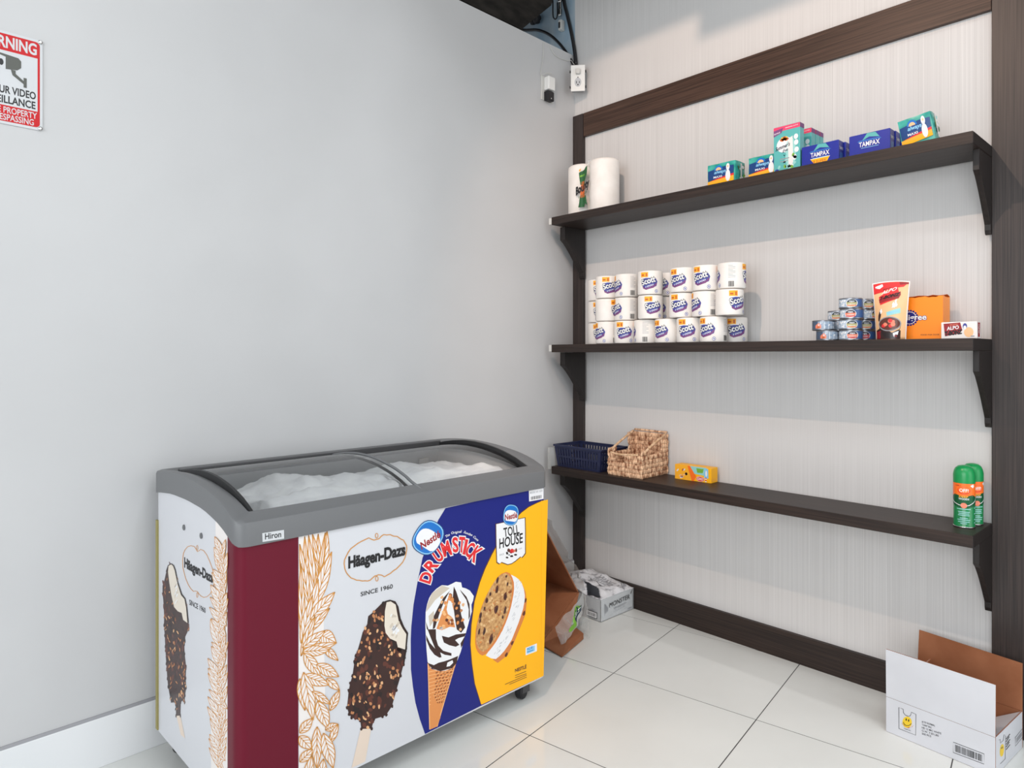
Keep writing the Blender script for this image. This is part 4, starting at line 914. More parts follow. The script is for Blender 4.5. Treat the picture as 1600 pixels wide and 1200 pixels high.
# ------------------------------------------------------------------ middle shelf: pet food
CR, CH = .0425, .0405
def tin(label, x, y, lev, ang, kind, z0=0):
    t = thing('pet_food_can', label, 'can', (x, y, Z2 + lev * (CH + .0006) + z0), ang, 'small pet food cans on the middle shelf')
    canm = 'pet_food_can_mesh'
    if canm not in bpy.data.meshes:
        m = MB().lathe([(.034, .002), (.039, 0), (CR, .0018), (CR, .004), (CR - .0012, .005), (CR - .0012, CH - .005), (CR, CH - .004), (CR, CH - .0015), (.0405, CH), (.039, CH - .003), (.01, CH - .003)], 32)
        oo = mk('tin', m, m_tin, t); oo.data.name = canm; smooth_by_angle(oo, 35); bpy.data.objects.remove(oo)
    mk('tin', bpy.data.meshes[canm], None, t)
    rr = CR - .0010; cyl = lambda u, v, h: Vector(((rr + h) * math.cos(u / rr), (rr + h) * math.sin(u / rr), v))
    P_ = Print(cyl, maxu=.007); H0, H1 = .0055, CH - .0055
    if kind == 's':
        P_.rect(-.135, H0, .135, H1, m_tind, 0); P_.rect(-.02, H0, .075, H1, m_tins, 1)
        P_.poly([(-.030, H0 + .002), (-.008, H0 + .002), (-.006, .018), (-.012, .026), (-.017, .030), (-.024, .024), (-.031, .018)], m_salmon, 2); P_.ell(-.018, .012, .006, .004, m_dor, 3); P_.ell(-.016, .021, .003, .004, m_cream, 3)
        rd = random.Random(3)
        for i in range(7): P_.poly(blob(rd, rd.uniform(.01, .06), rd.uniform(.009, .03), .005, .003, rd.random() * 3), m_pwhite, 2)
    else:
        P_.rect(-.135, H0, .135, H1, m_tinb, 0); P_.rect(-.075, H0, .0, H1, m_tins, 1)
        cB = {'o': m_olive, 'r': m_rose, 'w': m_salmon}[kind]
        P_.ell(0, .020, .021, .0155, m_pwhite, 2); P_.ell(0, .020, .019, .014, cB, 3); P_.ell(0, .021, .0185, .0135, m_badge, 4, 0, 24, 10, 170)
        P_.rect(-.017, .0085, .017, .0125, m_salmon if kind == 'o' else m_rose, 5); P_.rect(-.009, .0265, .009, .0285, m_pwhite, 5); P_.rect(-.007, .0225, .007, .0245, m_pwhite, 5); P_.rect(-.013, .015, .013, .0165, m_pwhite, 5)
        rd = random.Random(5)
        for i in range(8): P_.poly(blob(rd, rd.uniform(-.07, -.025), rd.uniform(.009, .032), .005, .003, rd.random() * 3), m_pwhite, 2)
    P_.build('can_label', t); return t
fa = lambda x, y: math.atan2(CAM.y - y, CAM.x - x)
for lev, (dy, kd, tw) in enumerate(((0, 'w', 8), (.002, 'o', 8), (-.003, 'w', -6), (.001, 'o', 6))):
    tin('small blue pet food can, %s of the front stack of four' % ('lowest', 'second', 'third', 'topmost')[lev], -.2, -1.546 + dy, lev, fa(-.2, -1.546) + R(tw), kd)
for lev, (dy, kd, tw) in enumerate(((0, 'r', 0), (.002, 'o', 14), (-.002, 'o', 60), (.001, 'o', 24))):
    tin('blue pet food can, %s of the stack behind the red pouch' % ('lowest', 'second', 'third', 'topmost')[lev], -.108, -1.563 + dy, lev, fa(-.108, -1.56) + R(tw), kd)
tin('slate pet food can under another at the left front of the cans', -.202, -1.4575, 0, fa(-.2, -1.457) + R(4), 's')
tin('slate pet food can sitting leftmost, on top of the lower left one', -.198, -1.440, 1, fa(-.2, -1.44) + R(-2), 's')
for lev, (kd, tw) in enumerate((('o', 60), ('o', 80), ('o', -14))):
    tin('blue pet food can, %s of the half hidden stack behind the leftmost cans' % ('lowest', 'second', 'topmost')[lev], -.103, -1.463, lev, fa(-.1, -1.46) + R(tw), kd)
# stand-up pouch
t = thing('treat_pouch', 'red and tan standing dog treat pouch on the middle shelf', 'pouch', (-.185, -1.685, Z2), RZ + R(3))
w, h = .128, .222
def pw(v): return w / 2 * (.80 + .21 * v ** 1.3)
def pd(u, v): return .026 * (1 - v ** 1.6) * (1 - abs(u) ** 2.4) + .0006
def pz(u, v): return h * v - .006 * v * abs(u) ** 2
mb = MB()
for s in (-1, 1): mb.grid(14, 18, lambda u, v: ((2 * u - 1) * pw(v), s * pd(2 * u - 1, v), pz(2 * u - 1, v)))
mb.grid(14, 4, lambda u, v: ((2 * u - 1) * pw(0), (2 * v - 1) * pd(2 * u - 1, 0), 0))
mk('pouch', mb, m_tan, t, smooth=True, weld=True)
P_ = Print(lambda u, v, h_: Vector((u * pw(v), -pd(u, v) - h_ - .0003, pz(u, v))), maxu=.12, step=.00008)
class _S: pass
def pp(pts): return [((a / 100) , b / 100) for a, b in pts]
for k in range(12): P_.rect(-1, k / 12, -.955, (k + 1) / 12, m_pwhite, 0); P_.rect(.955, k / 12, 1, (k + 1) / 12, m_pwhite, 0)
P_.rect(-1, .985, 1, 1, m_pwhite, 0)
P_.poly(pp([(-95, 98), (95, 98), (70, 90), (30, 88), (-40, 82), (-95, 80)]), m_red, 0); P_.poly(pp([(45, 98), (95, 98), (95, 95), (50, 93)]), m_dred, 1)
P_.poly(pp([(-85, 93), (-45, 96), (-40, 92), (-60, 88), (-82, 90)]), m_pwhite, 1)
P_.poly(pp([(-66, 74), (34, 90), (40, 88), (52, 76), (30, 68), (-58, 60)]), m_red, 2); P_.poly(pp([(-66, 70), (56, 82), (58, 76), (48, 70), (-62, 63)]), m_dred, 3)
P_.text('ALPO', (-.50, .775), (.32, .84), (-.46, .83), m_pwhite, 5, .02, .2); P_.text('T-BONZ', (-.58, .685), (.50, .745), (-.56, .735), m_choc3, 5, .06, .2)
P_.text('BRAND', (-.4, .85), (.05, .88), (-.4, .866), m_choc2, 5)
rd = random.Random(7)
for k in range(10): P_.poly(pp(blob(rd, 30 + rd.uniform(-14, 14), 61 + rd.uniform(-5, 5), 7, 2.4, .3)), m_pwhite, 3)
P_.poly(pp([(-20, 47), (62, 54), (64, 45), (-16, 40)]), m_teal2, 3); P_.poly(pp([(-12, 46), (55, 51), (55, 47), (-10, 43)]), m_blue2, 4)
P_.poly(pp([(-72, 42), (-60, 52), (-50, 50), (-56, 40), (-66, 30), (-74, 34)]), m_choc, 3); P_.poly(pp([(-62, 50), (-50, 54), (-44, 48), (-56, 44)]), m_pwhite, 4)
P_.poly(pp([(-90, 16), (-50, 22), (20, 12), (70, 16), (70, 1), (-90, 1)]), m_choc, 2); P_.poly(pp([(-90, 14), (-50, 16), (-60, 2), (-90, 2)]), m_dred, 3)
P_.ell(.0, .27, .72, .125, m_grey, 4); P_.ell(.0, .27, .66, .108, m_choc2, 5); P_.poly([(-.72, .27), (-.66, .2), (-.3, .13), (.2, .12), (.66, .18), (.72, .27), (.5, .05), (.2, .02), (-.3, .04)], m_choc3, 3)
for k in range(9): P_.poly([(q[0], q[1]) for q in blob(rd, rd.uniform(-.45, .45), rd.uniform(.22, .33), .15, .034, 0)], rd.choice((m_salmon, m_dor, m_red)), 6 + k % 3)
P_.poly(pp([(25, 11), (60, 15), (55, 8), (40, 9), (35, 4), (28, 7)]), m_pwhite, 8)
P_.text('12', (.35, .05), (.5, .05), (.35, .075), m_red, 8)
P_.build('brand_print', t)
# orange dog food carton with its torn top
w, d, h = .158, .085, .158
t = thing('dog_food_carton', 'bright orange carton with torn open top behind the red pouch', 'carton', (-.102, -1.766, Z2), RZ)
rd = random.Random(11); mb = MB(); n = 14
def wallp(a, b, hf):
    pts = []
    for k in range(n + 1):
        q = (a[0] + (b[0] - a[0]) * k / n, a[1] + (b[1] - a[1]) * k / n); pts.append((q[0], q[1], hf + rd.uniform(-.003, .003)))
    lo = [(p[0], p[1], 0) for p in pts]; b0 = len(mb.v); mb.v += lo + pts
    for k in range(n): mb.f.append([b0 + k, b0 + k + 1, b0 + n + 2 + k, b0 + n + 1 + k]); mb.m.append(0)
x, y = w / 2, d / 2
wallp((-x, -y), (x, -y), h); wallp((x, -y), (x, y), h); wallp((x, y), (-x, y), h + .004); wallp((-x, y), (-x, -y), h)
mb.add([(-x, -y, .001), (x, -y, .001), (x, y, .001), (-x, y, .001)], [(0, 1, 2, 3)])
mk('carton', mb, m_porange, t, solid=.0012)
mb = MB(); mb.grid(10, 2, lambda u, v: (-x + 2 * x * u + .001, y - .002 - .03 * v, h + .002 + .006 * v + rd.uniform(-.002, .002))); mk('torn_flap', mb, m_porange2, t, solid=.001)
P_ = Print(lambda u, v, h_: Vector((u, -y - .0006 - h_, v)))
ccx_, ccz = -.030, .082
for k in range(18): a = R(20 * k); P_.ell(ccx_ + .0265 * math.cos(a), ccz + .0265 * math.sin(a), .0042, .0042, m_navy, 0, 0, 8)
P_.ell(ccx_, ccz, .0235, .0235, m_pwhite, 1); P_.ell(ccx_, ccz, .0215, .0215, m_navy, 2)
P_.text('Pedigree', (-.078, .074), (.026, .074), (-.078, .094), m_navy, 3, .07); P_.text('Pedigree', (-.078, .074), (.026, .074), (-.078, .094), m_pwhite, 4, .02)
P_.text('FOOD FOR DOGS', (.008, .015), (.068, .015), (.008, .020), m_choc2, 1, .01)
P_.build('brand_print', t)
# small treat box
w, d, h = .108, .050, .058
t, P_, P2 = carton('treat_box', 'small red and white treat box lying at the right end of the middle shelf', 'box', w, d, h, m_cream, (-.188, -1.912, Z2), None)
x = w / 2
P_.poly([(-x * .78, h * .15), (-x * .86, h * .92), (x * .08, h * .98), (x * .2, h * .5), (x * .02, h * .3)], m_dred, 0)
P_.text('ALPO', (-x * .66, h * .52), (x * .0, h * .6), (-x * .66, h * .72), m_pwhite, 2, .03); P_.text('T-BONZ', (-x * .78, h * .18), (x * .16, h * .3), (-x * .78, h * .42), m_choc3, 2, .07); P_.text('BRAND', (-x * .5, h * .8), (-x * .05, h * .83), (-x * .5, h * .88), m_salmon, 2)
P_.ell(x * .34, h * .74, x * .12, h * .18, m_splash, 1); P_.ell(x * .34, h * .66, x * .08, h * .12, m_pwhite, 2); P_.ell(x * .55, h * .38, x * .26, h * .3, m_tan, 1); P_.rect(x * .66, h * .1, x * .86, h * .17, m_grey, 2)
P2.poly([(-d * .25, h * .1), (-d * .3, h * .95), (d * .3, h * .95), (d * .2, h * .1)], m_dred, 0); P2.text('ALPO', (d * .1, h * .3), (d * .14, h * .85), (-d * .15, h * .32), m_pwhite, 1)
P_.build('brand_print', t); P2.build('side_print', t)

# ------------------------------------------------------------------ bottom shelf
# navy slotted plastic basket
t = thing('plastic_basket', 'navy slotted plastic basket at the left end of the bottom shelf', 'basket', (-.146, -.165, Z3), 0)
BW, BD_, BH = .165, .108, .118          # half length (y), half depth (x), height
tp = .90
def slotted(name, a, b, cols):          # a, b: top corners; wall leans inwards towards the base
    a, b = Vector(a), Vector(b); mb = MB()
    us = [0, .04]
    for k in range(cols): us += [.04 + .92 * (k + .5 - .22) / cols, .04 + .92 * (k + .5 + .22) / cols]
    us += [.96, 1]; vs = [0, .10, .44, .52, .86, 1]
    def P3(u, v): p = a.lerp(b, u); s = tp + (1 - tp) * v; return (p.x * s, p.y * s, BH * v)
    for i in range(len(us) - 1):
        for j in range(len(vs) - 1):
            slot = (i >= 2 and i % 2 == 0 and i < len(us) - 2 and j in (1, 3))
            if not slot: mb.add([P3(us[i], vs[j]), P3(us[i + 1], vs[j]), P3(us[i + 1], vs[j + 1]), P3(us[i], vs[j + 1])], [(0, 1, 2, 3)])
    mk(name, mb, m_bnavy, t, solid=.0024, weld=True)
cs = [(-BD_, -BW, 0), (BD_, -BW, 0), (BD_, BW, 0), (-BD_, BW, 0)]
for k, cN in enumerate((10, 15, 10, 15)): slotted('slotted_wall', cs[k], cs[(k + 1) % 4], cN)
mk('base', MB().box((-BD_ * tp, -BW * tp, 0), (BD_ * tp, BW * tp, .003)), m_bnavy, t)
rm = [(-BD_, -BW), (BD_, -BW), (BD_, BW), (-BD_, BW)]; mb = MB()
for (x0, y0, x1, y1) in ((-BD_ - .005, -BW - .005, -BD_ + .003, BW + .005), (BD_ - .003, -BW - .005, BD_ + .005, BW + .005), (-BD_, -BW - .005, BD_, -BW + .003), (-BD_, BW - .003, BD_, BW + .005)): mb.box((x0, y0, BH - .009), (x1, y1, BH + .002))
mk('rim', mb, m_bnavy, t, bevel=.0015)
# clear holder at the shelf's left end
mb = MB(); mb.box((-.276, .006, Z3 - .02), (-.2, .009, Z3 + .10)).box((-.276, .009, Z3 - .02), (-.273, .03, Z3 + .10)).box((-.276, .009, Z3 - .02), (-.2, .03, Z3 - .017))
tag(mk('clear_holder', mb, m_clear), 'clear plastic holder between the navy basket and the left wall', 'holder')
# woven bin
m_rope = noisy(M('twisted_rope', (216, 178, 140), .7, spec=.2), (196, 154, 116), (232, 198, 164), (1, 1, 1), 60, 2, .2)
t = thing('woven_basket', 'woven water hyacinth bin with sloped rope handles on the bottom shelf', 'basket', (-.133, -.476, Z3), R(1.5))
WX, WY = .112, .100                     # half depth, half width; front at -x
SW_, SH_ = .0165, .0225; rd = random.Random(21)
def stitch(mb, c, du, dn, lean, sc=1.0):
    """one braid stitch: a little slanted spindle lying in the plane of the wall"""
    d = (du * lean + Vector((0, 0, 1))).normalized(); sdir = d.cross(dn).normalized(); L2 = SH_ * .72 * sc; rr = SW_ * .42 * rd.uniform(.85, 1.15)
    vs = [c - d * L2]
    for q in (-.45, .45):
        for k in range(6): a = R(60 * k); vs.append(c + d * L2 * q + (sdir * math.cos(a) + dn * math.sin(a) * .8) * rr)
    vs.append(c + d * L2); fs = [(0, 1 + (k + 1) % 6, 1 + k) for k in range(6)] + [(1 + k, 1 + (k + 1) % 6, 7 + (k + 1) % 6, 7 + k) for k in range(6)] + [(13, 7 + k, 7 + (k + 1) % 6) for k in range(6)]
    mb.add(vs, fs)
def weave(name, a, b, dn, top, hole=None):
    a, b, dn = Vector(a), Vector(b), Vector(dn); L = (b - a).length; du = (b - a) / L; mb = MB(); nr = int(.22 / SH_) + 1; nc = int(L / (SW_ * .62))
    for r in range(nr):
        for k in range(nc + 1):
            u = k / nc; z = SH_ * (r + .5)
            if z > top(u) or (hole and hole(u, z)): continue
            c = a + du * (L * u + rd.uniform(-.0012, .0012)) + Vector((0, 0, z + rd.uniform(-.001, .001))) + dn * rd.uniform(-.0012, .0016)
            stitch(mb, c, du, dn, .42 if r % 2 else -.42)
    mb.f and smooth_by_angle(mk(name, mb, m_weave, t), 60)
    return L
FH, BHt = .113, .212
weave('front_wall', (-WX, WY, 0), (-WX, -WY, 0), (-1, 0, 0), lambda u: FH - (.0 if u > .55 else .0), lambda u, z: .16 < u < .50 and z > .058)
weave('back_wall', (WX, -WY, 0), (WX, WY, 0), (1, 0, 0), lambda u: BHt)
for s in (1, -1):
    def topf(u): return FH + .012 + (BHt - FH - .012) * max(0, (u - .12) / .80) if u < .92 else BHt
    weave('side_wall', (-WX, s * WY, 0), (WX, s * WY, 0), (0, s, 0), topf, lambda u, z: (.24 < u < .72 and z > FH - .008))
    mk('rope_handle', MB().tube(spline([(-WX + .02, s * WY, FH + .012), (-WX * .2, s * WY, (FH + BHt) / 2 - .004), (WX - .012, s * WY, BHt - .004)], 6), .0062, 8), m_rope, t, smooth=True)
mk('front_rope', MB().tube(spline([(-WX, WY - .012, FH + .002), (-WX, .03, FH - .004), (-WX, -WY + .02, FH + .004)], 6),   .0058, 8), m_rope, t, smooth=True)
mk('rim_rope', MB().tube([(WX, -WY, BHt + .002), (WX, -.04, BHt + .001), (WX, .05, BHt + .003), (WX, WY, BHt + .002)], .0055, 8), m_weave, t, smooth=True)
mk('base', MB().box((-WX, -WY, 0), (WX, WY, .006)), m_weave, t)
for nm_, a_, b_ in (('lining', (-WX - .001, -WY, .004), (-WX + .001, WY, .054)), ('lining', (WX - .001, -WY, .004), (WX + .001, WY, BHt - .008)), ('lining', (-WX, -WY - .001, .004), (WX, -WY + .001, FH - .012)), ('lining', (-WX, WY - .001, .004), (WX, WY + .001, FH - .012))):
    mk(nm_, MB().box(a_, b_), m_weave, t)
mk('white_tag', MB().tube([(-WX + .012, -WY + .008, FH - .004), (-WX + .04, -WY + .004, FH + .012), (-WX + .05, -WY + .003, FH + .008)], .004, 8), m_offw, t, smooth=True)
# yellow carton
w, d, h = .196, .062, .071
t, P_, P2 = carton('yellow_carton', 'small yellow and orange carton lying right of the woven bin', 'box', w, d, h, m_yel, (-.062, -.771, Z3), None, rotz=RZ + R(2))
x = w / 2
P_.poly([(-x, 0), (-x * .05, 0), (-x * .3, h), (-x, h)], m_orange, 0); P_.poly([(-x * .3, h), (-x * .08, h), (x * .2, h * .3), (x * .05, 0), (-x * .05, 0)], m_spor, 1); P_.poly([(-x * .15, h), (x * .75, h), (x * .7, h * .45), (x * .1, h * .5)], m_teal2, 2)
P_.poly([(x * .2, h * .9), (x * .6, h * .9), (x * .55, h * .62), (x * .25, h * .6)], m_lgreen, 3); P_.poly([(x * .62, h * .3), (x * .66, h * .95), (x * .84, h * .95), (x * .86, h * .3)], m_blue2, 3); P_.ell(x * .74, h * .62, x * .05, h * .2, m_pwhite, 4)
P_.ell(x * .42, h * .2, x * .22, h * .17, m_pwhite, 3); P_.ell(x * .42, h * .2, x * .21, h * .155, m_red, 4); P_.text('OXO', (x * .26, h * .13), (x * .58, h * .13), (x * .26, h * .28), m_pwhite, 5, .03)
P_.ell(-x * .36, h * .42, x * .07, h * .1, m_choc3, 2)
rd = random.Random(1)
for k in range(9): P_.poly(blob(rd, rd.uniform(-x * .9, -x * .45), rd.uniform(h * .12, h * .7), .009, .004, rd.random()), rd.choice((m_yel, m_tan, m_dor, m_cream)), 2)
for k in range(4): P_.ell(x * .72, h * (.08 + .08 * k), x * .05, h * .03, m_red if k % 2 else m_pwhite, 5)
P2.rect(-d * .4, h * .1, d * .4, h * .3, m_orange, 0); P_.build('brand_print', t); P2.build('side_print', t)
# insect repellent cans
r0 = .0335
t = thing('spray_can', 'green spray can with orange band, front one on the bottom shelf', 'spray can', (-.150, -1.913, Z3), fa(-.15, -1.913) - R(2), 'green spray cans on the bottom shelf')
smooth_by_angle(mk('can_body', MB().lathe([(.028, 0), (.0325, .001), (r0, .004), (r0 - .0006, .007), (r0 - .0006, .160), (r0 - .001, .163)], 36), m_spray, t), 40)
mk('bottom_rim', MB().lathe([(r0 - .002, .0005), (r0 + .0006, .001), (r0 + .0006, .005), (r0 - .001, .0055)], 36), m_steel, t, smooth=True)
smooth_by_angle(mk('cap', MB().lathe([(r0 + .0002, .158), (r0 + .0004, .185), (r0 - .002, .198), (r0 - .007, .209), (r0 - .015, .216), (.006, .219)], 36), m_cap, t), 50)
P_ = Print(lambda u, v, h_: Vector(((r0 - .0004 + h_) * math.cos(u / r0), (r0 - .0004 + h_) * math.sin(u / r0), v)), maxu=.005)
for k in range(16): a, b = -.09 + .18 * k / 16, -.09 + .18 * (k + 1) / 16; P_.rect(a, .108, b, .157, m_spor, 0)
P_.poly([(-.05, .108), (-.03, .118), (0, .112), (.03, .118), (.05, .108), (.05, .086), (.03, .076), (0, .070), (-.03, .076), (-.05, .086)], m_spray2, 1)
P_.ell(0, .133, .020, .013, m_red, 2); P_.ell(0, .134, .018, .011, m_spor, 3); P_.text('OFF!', (-.013, .1275), (.014, .1275), (-.013, .1385), m_pwhite, 4, .015)
P_.text('FAMILY', (-.026, .147), (-.008, .147), (-.026, .151), m_dred, 4); P_.poly([(.02, .15), (.032, .156), (.036, .148), (.03, .142)], m_pwhite, 3)
P_.text('DEEP', (-.014, .108), (.013, .108), (-.014, .114), m_orange, 4, .02); P_.text('WOODS', (-.016, .100), (.016, .100), (-.016, .106), m_pwhite, 4, .02)
P_.stroke([(-.05, .098), (-.035, .088), (-.015, .081), (0, .079), (.015, .081), (.035, .092), (.05, .104)], .0022, m_pwhite, 3); P_.ell(0, .080, .010, .0095, m_salmon, 4)
for k, (zz_, hw) in enumerate(((.066, .022), (.056, .018), (.050, .016), (.044, .018), (.034, .012), (.028, .020), (.021, .018), (.015, .010))): P_.rect(-hw, zz_, hw, zz_ + .0028, m_teal2, 2)
for zz_ in (.07, .05, .03, .018): P_.rect(.036, zz_, .046, zz_ + .003, m_teal2, 2)
P_.build('can_label', t)
dup(t, (-.080, -1.922, Z3), fa(-.08, -1.922) + R(25), 'green spray can with orange band, half hidden behind the front one')

# ------------------------------------------------------------------ floor: tray with torn film
t = thing('drink_tray', 'white shrink wrapped drink tray with torn film top on the floor in the corner', 'tray', (-.160, -.215, 0), 0)
TX, TY, TZ = .136, .150, .112
mb = MB(); b_ = .003
for a, b in (((-TX, -TY, 0), (TX, -TY + b_, TZ)), ((-TX, TY - b_, 0), (TX, TY, TZ)), ((-TX, -TY, 0), (-TX + b_, TY, TZ)), ((TX - b_, -TY, 0), (TX, TY, TZ)), ((-TX, -TY, 0), (TX, TY, .003))): mb.box(a, b)
mk('tray', mb, m_cardw, t)
def filmtop(u, v):
    x = -TX + 2 * TX * u; y = -TY + 2 * TY * v; e = min(u, 1 - u, v, 1 - v)
    z = TZ + .002 + min(1, e / .12) * .012 + .052 * v ** 1.5 * min(1, (1 - u + .25)) + .018 * u * v
    n_ = noise.fractal(Vector((x * 16, y * 16, 2.2)), 1, 2, 4); z += .012 * n_ * min(1, e / .08 + .25)
    hx_ = math.exp(-((u - .10) / .12) ** 2 - ((v - .30) / .22) ** 2); z -= .016 * hx_
    return (x * 1.012, y * 1.012, z)
def holef(u, v): return abs(u - (.08 + .42 * (v - .1))) < .13 * (1 - abs(v - .30) / .30) if .06 < v < .60 else False
mk('torn_film_top', MB().grid(34, 34, filmtop, skip=holef), m_filmg, t, smooth=True, solid=.0008)
def skirt(u, v):
    k = u * 4; s = int(min(3, k)); f = k - s; c4 = [(-1, -1), (1, -1), (1, 1), (-1, 1), (-1, -1)]
    x = (c4[s][0] + (c4[s + 1][0] - c4[s][0]) * f) * TX * 1.012; y = (c4[s][1] + (c4[s + 1][1] - c4[s][1]) * f) * TY * 1.012
    n_ = noise.noise(Vector((x * 24, y * 24, v * 3))); return (x * (1 + .006 * n_), y * (1 + .006 * n_), .002 + v * (TZ + .001))
mk('film_side', MB().grid(64, 6, skirt), m_clear, t, smooth=True)
P_ = Print(lambda u, v, h_: Vector((u, -TY - .004 - h_, v)))
for k, xx in enumerate((-.108, -.098, -.088)):
    P_.poly([(xx, .088 - .01 * k), (xx + .006, .086 - .01 * k), (xx + .004, .05 - .006 * k), (xx + .001, .028 + .008 * k), (xx - .001, .06)], m_grey, 0)
P_.text('MONSTER', (-.072, .060), (.098, .066), (-.072, .083), m_black, 1, .0, .1); P_.text('ENERGY', (-.03, .042), (.07, .046), (-.03, .050), m_grey, 1); P_.text('ULTRA', (-.03, .03), (.06, .033), (-.03, .036), m_lgrey, 1)
P_.rect(.08, .012, .12, .016, m_grey, 0); P_.poly([(.105, .09), (.118, .108), (.122, .108), (.11, .088)], m_black, 0)
P_.build('brand_print', t)
P_ = Print(lambda u, v, h_: Vector((-TX - .004 - h_, -u, v)))
P_.rect(.055, .012, .13, .044, m_black, 0); P_.rect(.058, .015, .127, .041, m_pwhite, 1); P_.barcode(.064, .02, .12, .036, m_black, 2, 5); P_.rect(.085, .05, .11, .054, m_grey, 0)
P_.poly([(-.02, .02), (.02, .02), (.03, .05), (-.01, .055)], m_grey, 0); P_.build('barcode_print', t)
rd = random.Random(14)
fz_ = lambda u, v, h_: Vector(filmtop(u, v)) + Vector((0, 0, .0012 + h_))
P_ = Print(fz_, maxu=.05)
for k in range(6): P_.rect(.48 + .02 * (k % 2), .30 + .055 * k, .80, .315 + .055 * k, m_grey, 0)
P_.stroke([(.40, .30), (.46, .44), (.44, .56), (.52, .62)], .018, m_black, 1); P_.stroke([(.12, .72), (.34, .70), (.36, .82), (.16, .84)], .012, m_grey, 0); P_.stroke([(.16, .80), (.30, .90)], .02, m_black, 1); P_.stroke([(.24, .70), (.36, .80)], .02, m_black, 1)
P_.stroke([(.7, .08), (.74, .16), (.82, .14), (.88, .2)], .012, m_black, 1)
P_.build('film_print', t)

# ------------------------------------------------------------------ floor: tipped brown carton in plastic
t = thing('brown_carton', 'open brown carton tipped on its corner behind the freezer', 'carton', (-.72, -.21, 0))
def pan(name, pts, y0, y1, th, par=None, mats=(m_card, m_card)):
    (xa, za), (xb, zb) = pts; d = Vector((xb - xa, 0, zb - za)).normalized(); n_ = Vector((-d.z, 0, d.x)) * th
    lo = [(xa, y0, za), (xb, y0, zb), (xb + n_.x, y0, zb + n_.z), (xa + n_.x, y0, za + n_.z)]
    return mk(name, MB().prism(lo, [(p[0], y1, p[2]) for p in lo]), m_card, t)
c_b, c_r, c_t, c_l = (0, .012), (.268, .188), (.02, .568), (-.248, .392)
for nm, a, b in (('lower_panel', c_b, c_r), ('upper_panel', c_r, c_t), ('lid_panel', c_t, c_l), ('rear_panel', c_l, c_b)): pan(nm, (a, b), -.145, .135, .006)
mk('bottom_panel', MB().prism([(x_, .129, z_) for x_, z_ in (c_b, c_r, c_t, c_l)], [(x_, .135, z_) for x_, z_ in (c_b, c_r, c_t, c_l)]), m_card, t)
mk('flap', MB().prism([(.0, -.146, .014), (.266, -.146, .19), (.13, -.162, .10), (.02, -.165, .03)][:3], [(.0, -.150, .012), (.266, -.150, .188), (.16, -.18, .03)]), m_card, t)
mk('flap', MB().hexa([(-.02, -.30, .004), (.20, -.235, .004), (.215, -.15, .006), (.0, -.15, .006), (-.02, -.30, .010), (.20, -.235, .030), (.215, -.15, .045), (.0, -.15, .012)]), m_card, t)
def bag(u, v):
    # film draped over the right corner, from the top edge down to the floor
    a = Vector((.03, -.16, .58)).lerp(Vector((.03, .12, .60)), u); b = Vector((.285, -.175, .20)).lerp(Vector((.30, .12, .20)), u); c = Vector((.20, -.25, .006)).lerp(Vector((.33, .10, .006)), u)
    p = a.lerp(b, min(1, v * 1.8)) if v < .5556 else b.lerp(c, (v - .5556) / .4444)
    n_ = noise.noise_vector(Vector((p.x * 11, p.y * 11, p.z * 11))) * .022 + noise.noise_vector(p * 34) * .008
    p = p + Vector((n_.x + .018, n_.y, n_.z)); p.z = max(.003, p.z); return p
fb = mk('plastic_bag', MB().grid(22, 40, bag), m_clear, t, smooth=True)
def bagf(u, v):
    a = Vector((.05, -.165, .09)); p = a + Vector((.20 * u, -.02 - .05 * v * (1 - u) - .02 * math.sin(3 * u), .12 * u - .085 * v * (1 - .2 * u)))
    n_ = noise.noise_vector(p * 26) * .012; p += n_; p.z = max(.003, p.z); return p
fb2 = mk('plastic_bag', MB().grid(18, 14, bagf), m_clear, t, smooth=True)
P_ = Print(lambda u, v, h_: Vector(bagf(u, v)) + Vector((-h_ * .5, -h_ - .001, h_ * .5)), maxu=.05)
P_.ell(.62, .50, .20, .22, m_lgreen, 0); P_.ell(.42, .75, .12, .16, m_lgreen, 0); P_.poly([(.5, .4), (.7, .35), (.86, .5), (.8, .8), (.55, .85), (.52, .6)], m_badge, 1); P_.rect(.56, .58, .82, .64, m_pwhite, 2); P_.rect(.58, .70, .76, .74, m_lgrey, 2)
P_.build('bag_print', fb2)

# ------------------------------------------------------------------ floor: open white carton at the right
t = thing('open_carton', 'open white shipping carton with brown inside beside the right post', 'carton', (-.315, -1.711, 0), R(-5))
# local: x away from the room face (into the wall), y along the front (negative = towards the camera)
CL, CD, CH_ = .336, .268, .126
def panel(name, q, nrm, th=.004, outer=m_cardw, inner=m_card):
    n_ = Vector(nrm) * th; q = [Vector(p) for p in q]
    return mk(name, MB().add([p for p in q] + [p + n_ for p in q], [(0, 1, 2, 3), (4, 5, 6, 7), (0, 1, 5, 4), (1, 2, 6, 5), (2, 3, 7, 6), (3, 0, 4, 7)], [0, 1, 1, 1, 1, 1]), [outer, inner], t)
panel('front_panel', [(0, 0, .001), (0, -CL, .001), (0, -CL, CH_), (0, 0, CH_)], (1, 0, 0))
panel('rear_panel', [(CD, 0, .001), (CD, -CL, .001), (CD, -CL, CH_), (CD, 0, CH_)], (-1, 0, 0))
panel('left_panel', [(.0042, 0, .001), (CD - .0042, 0, .001), (CD - .0042, 0, CH_), (.0042, 0, CH_)], (0, -1, 0))
panel('right_panel', [(.0042, -CL, .001), (CD - .0042, -CL, .001), (CD - .0042, -CL, CH_), (.0042, -CL, CH_)], (0, 1, 0))
panel('floor_panel', [(.004, -.004, .002), (CD - .004, -.004, .002), (CD - .004, -CL + .004, .002), (.004, -CL + .004, .002)], (0, 0, 1))
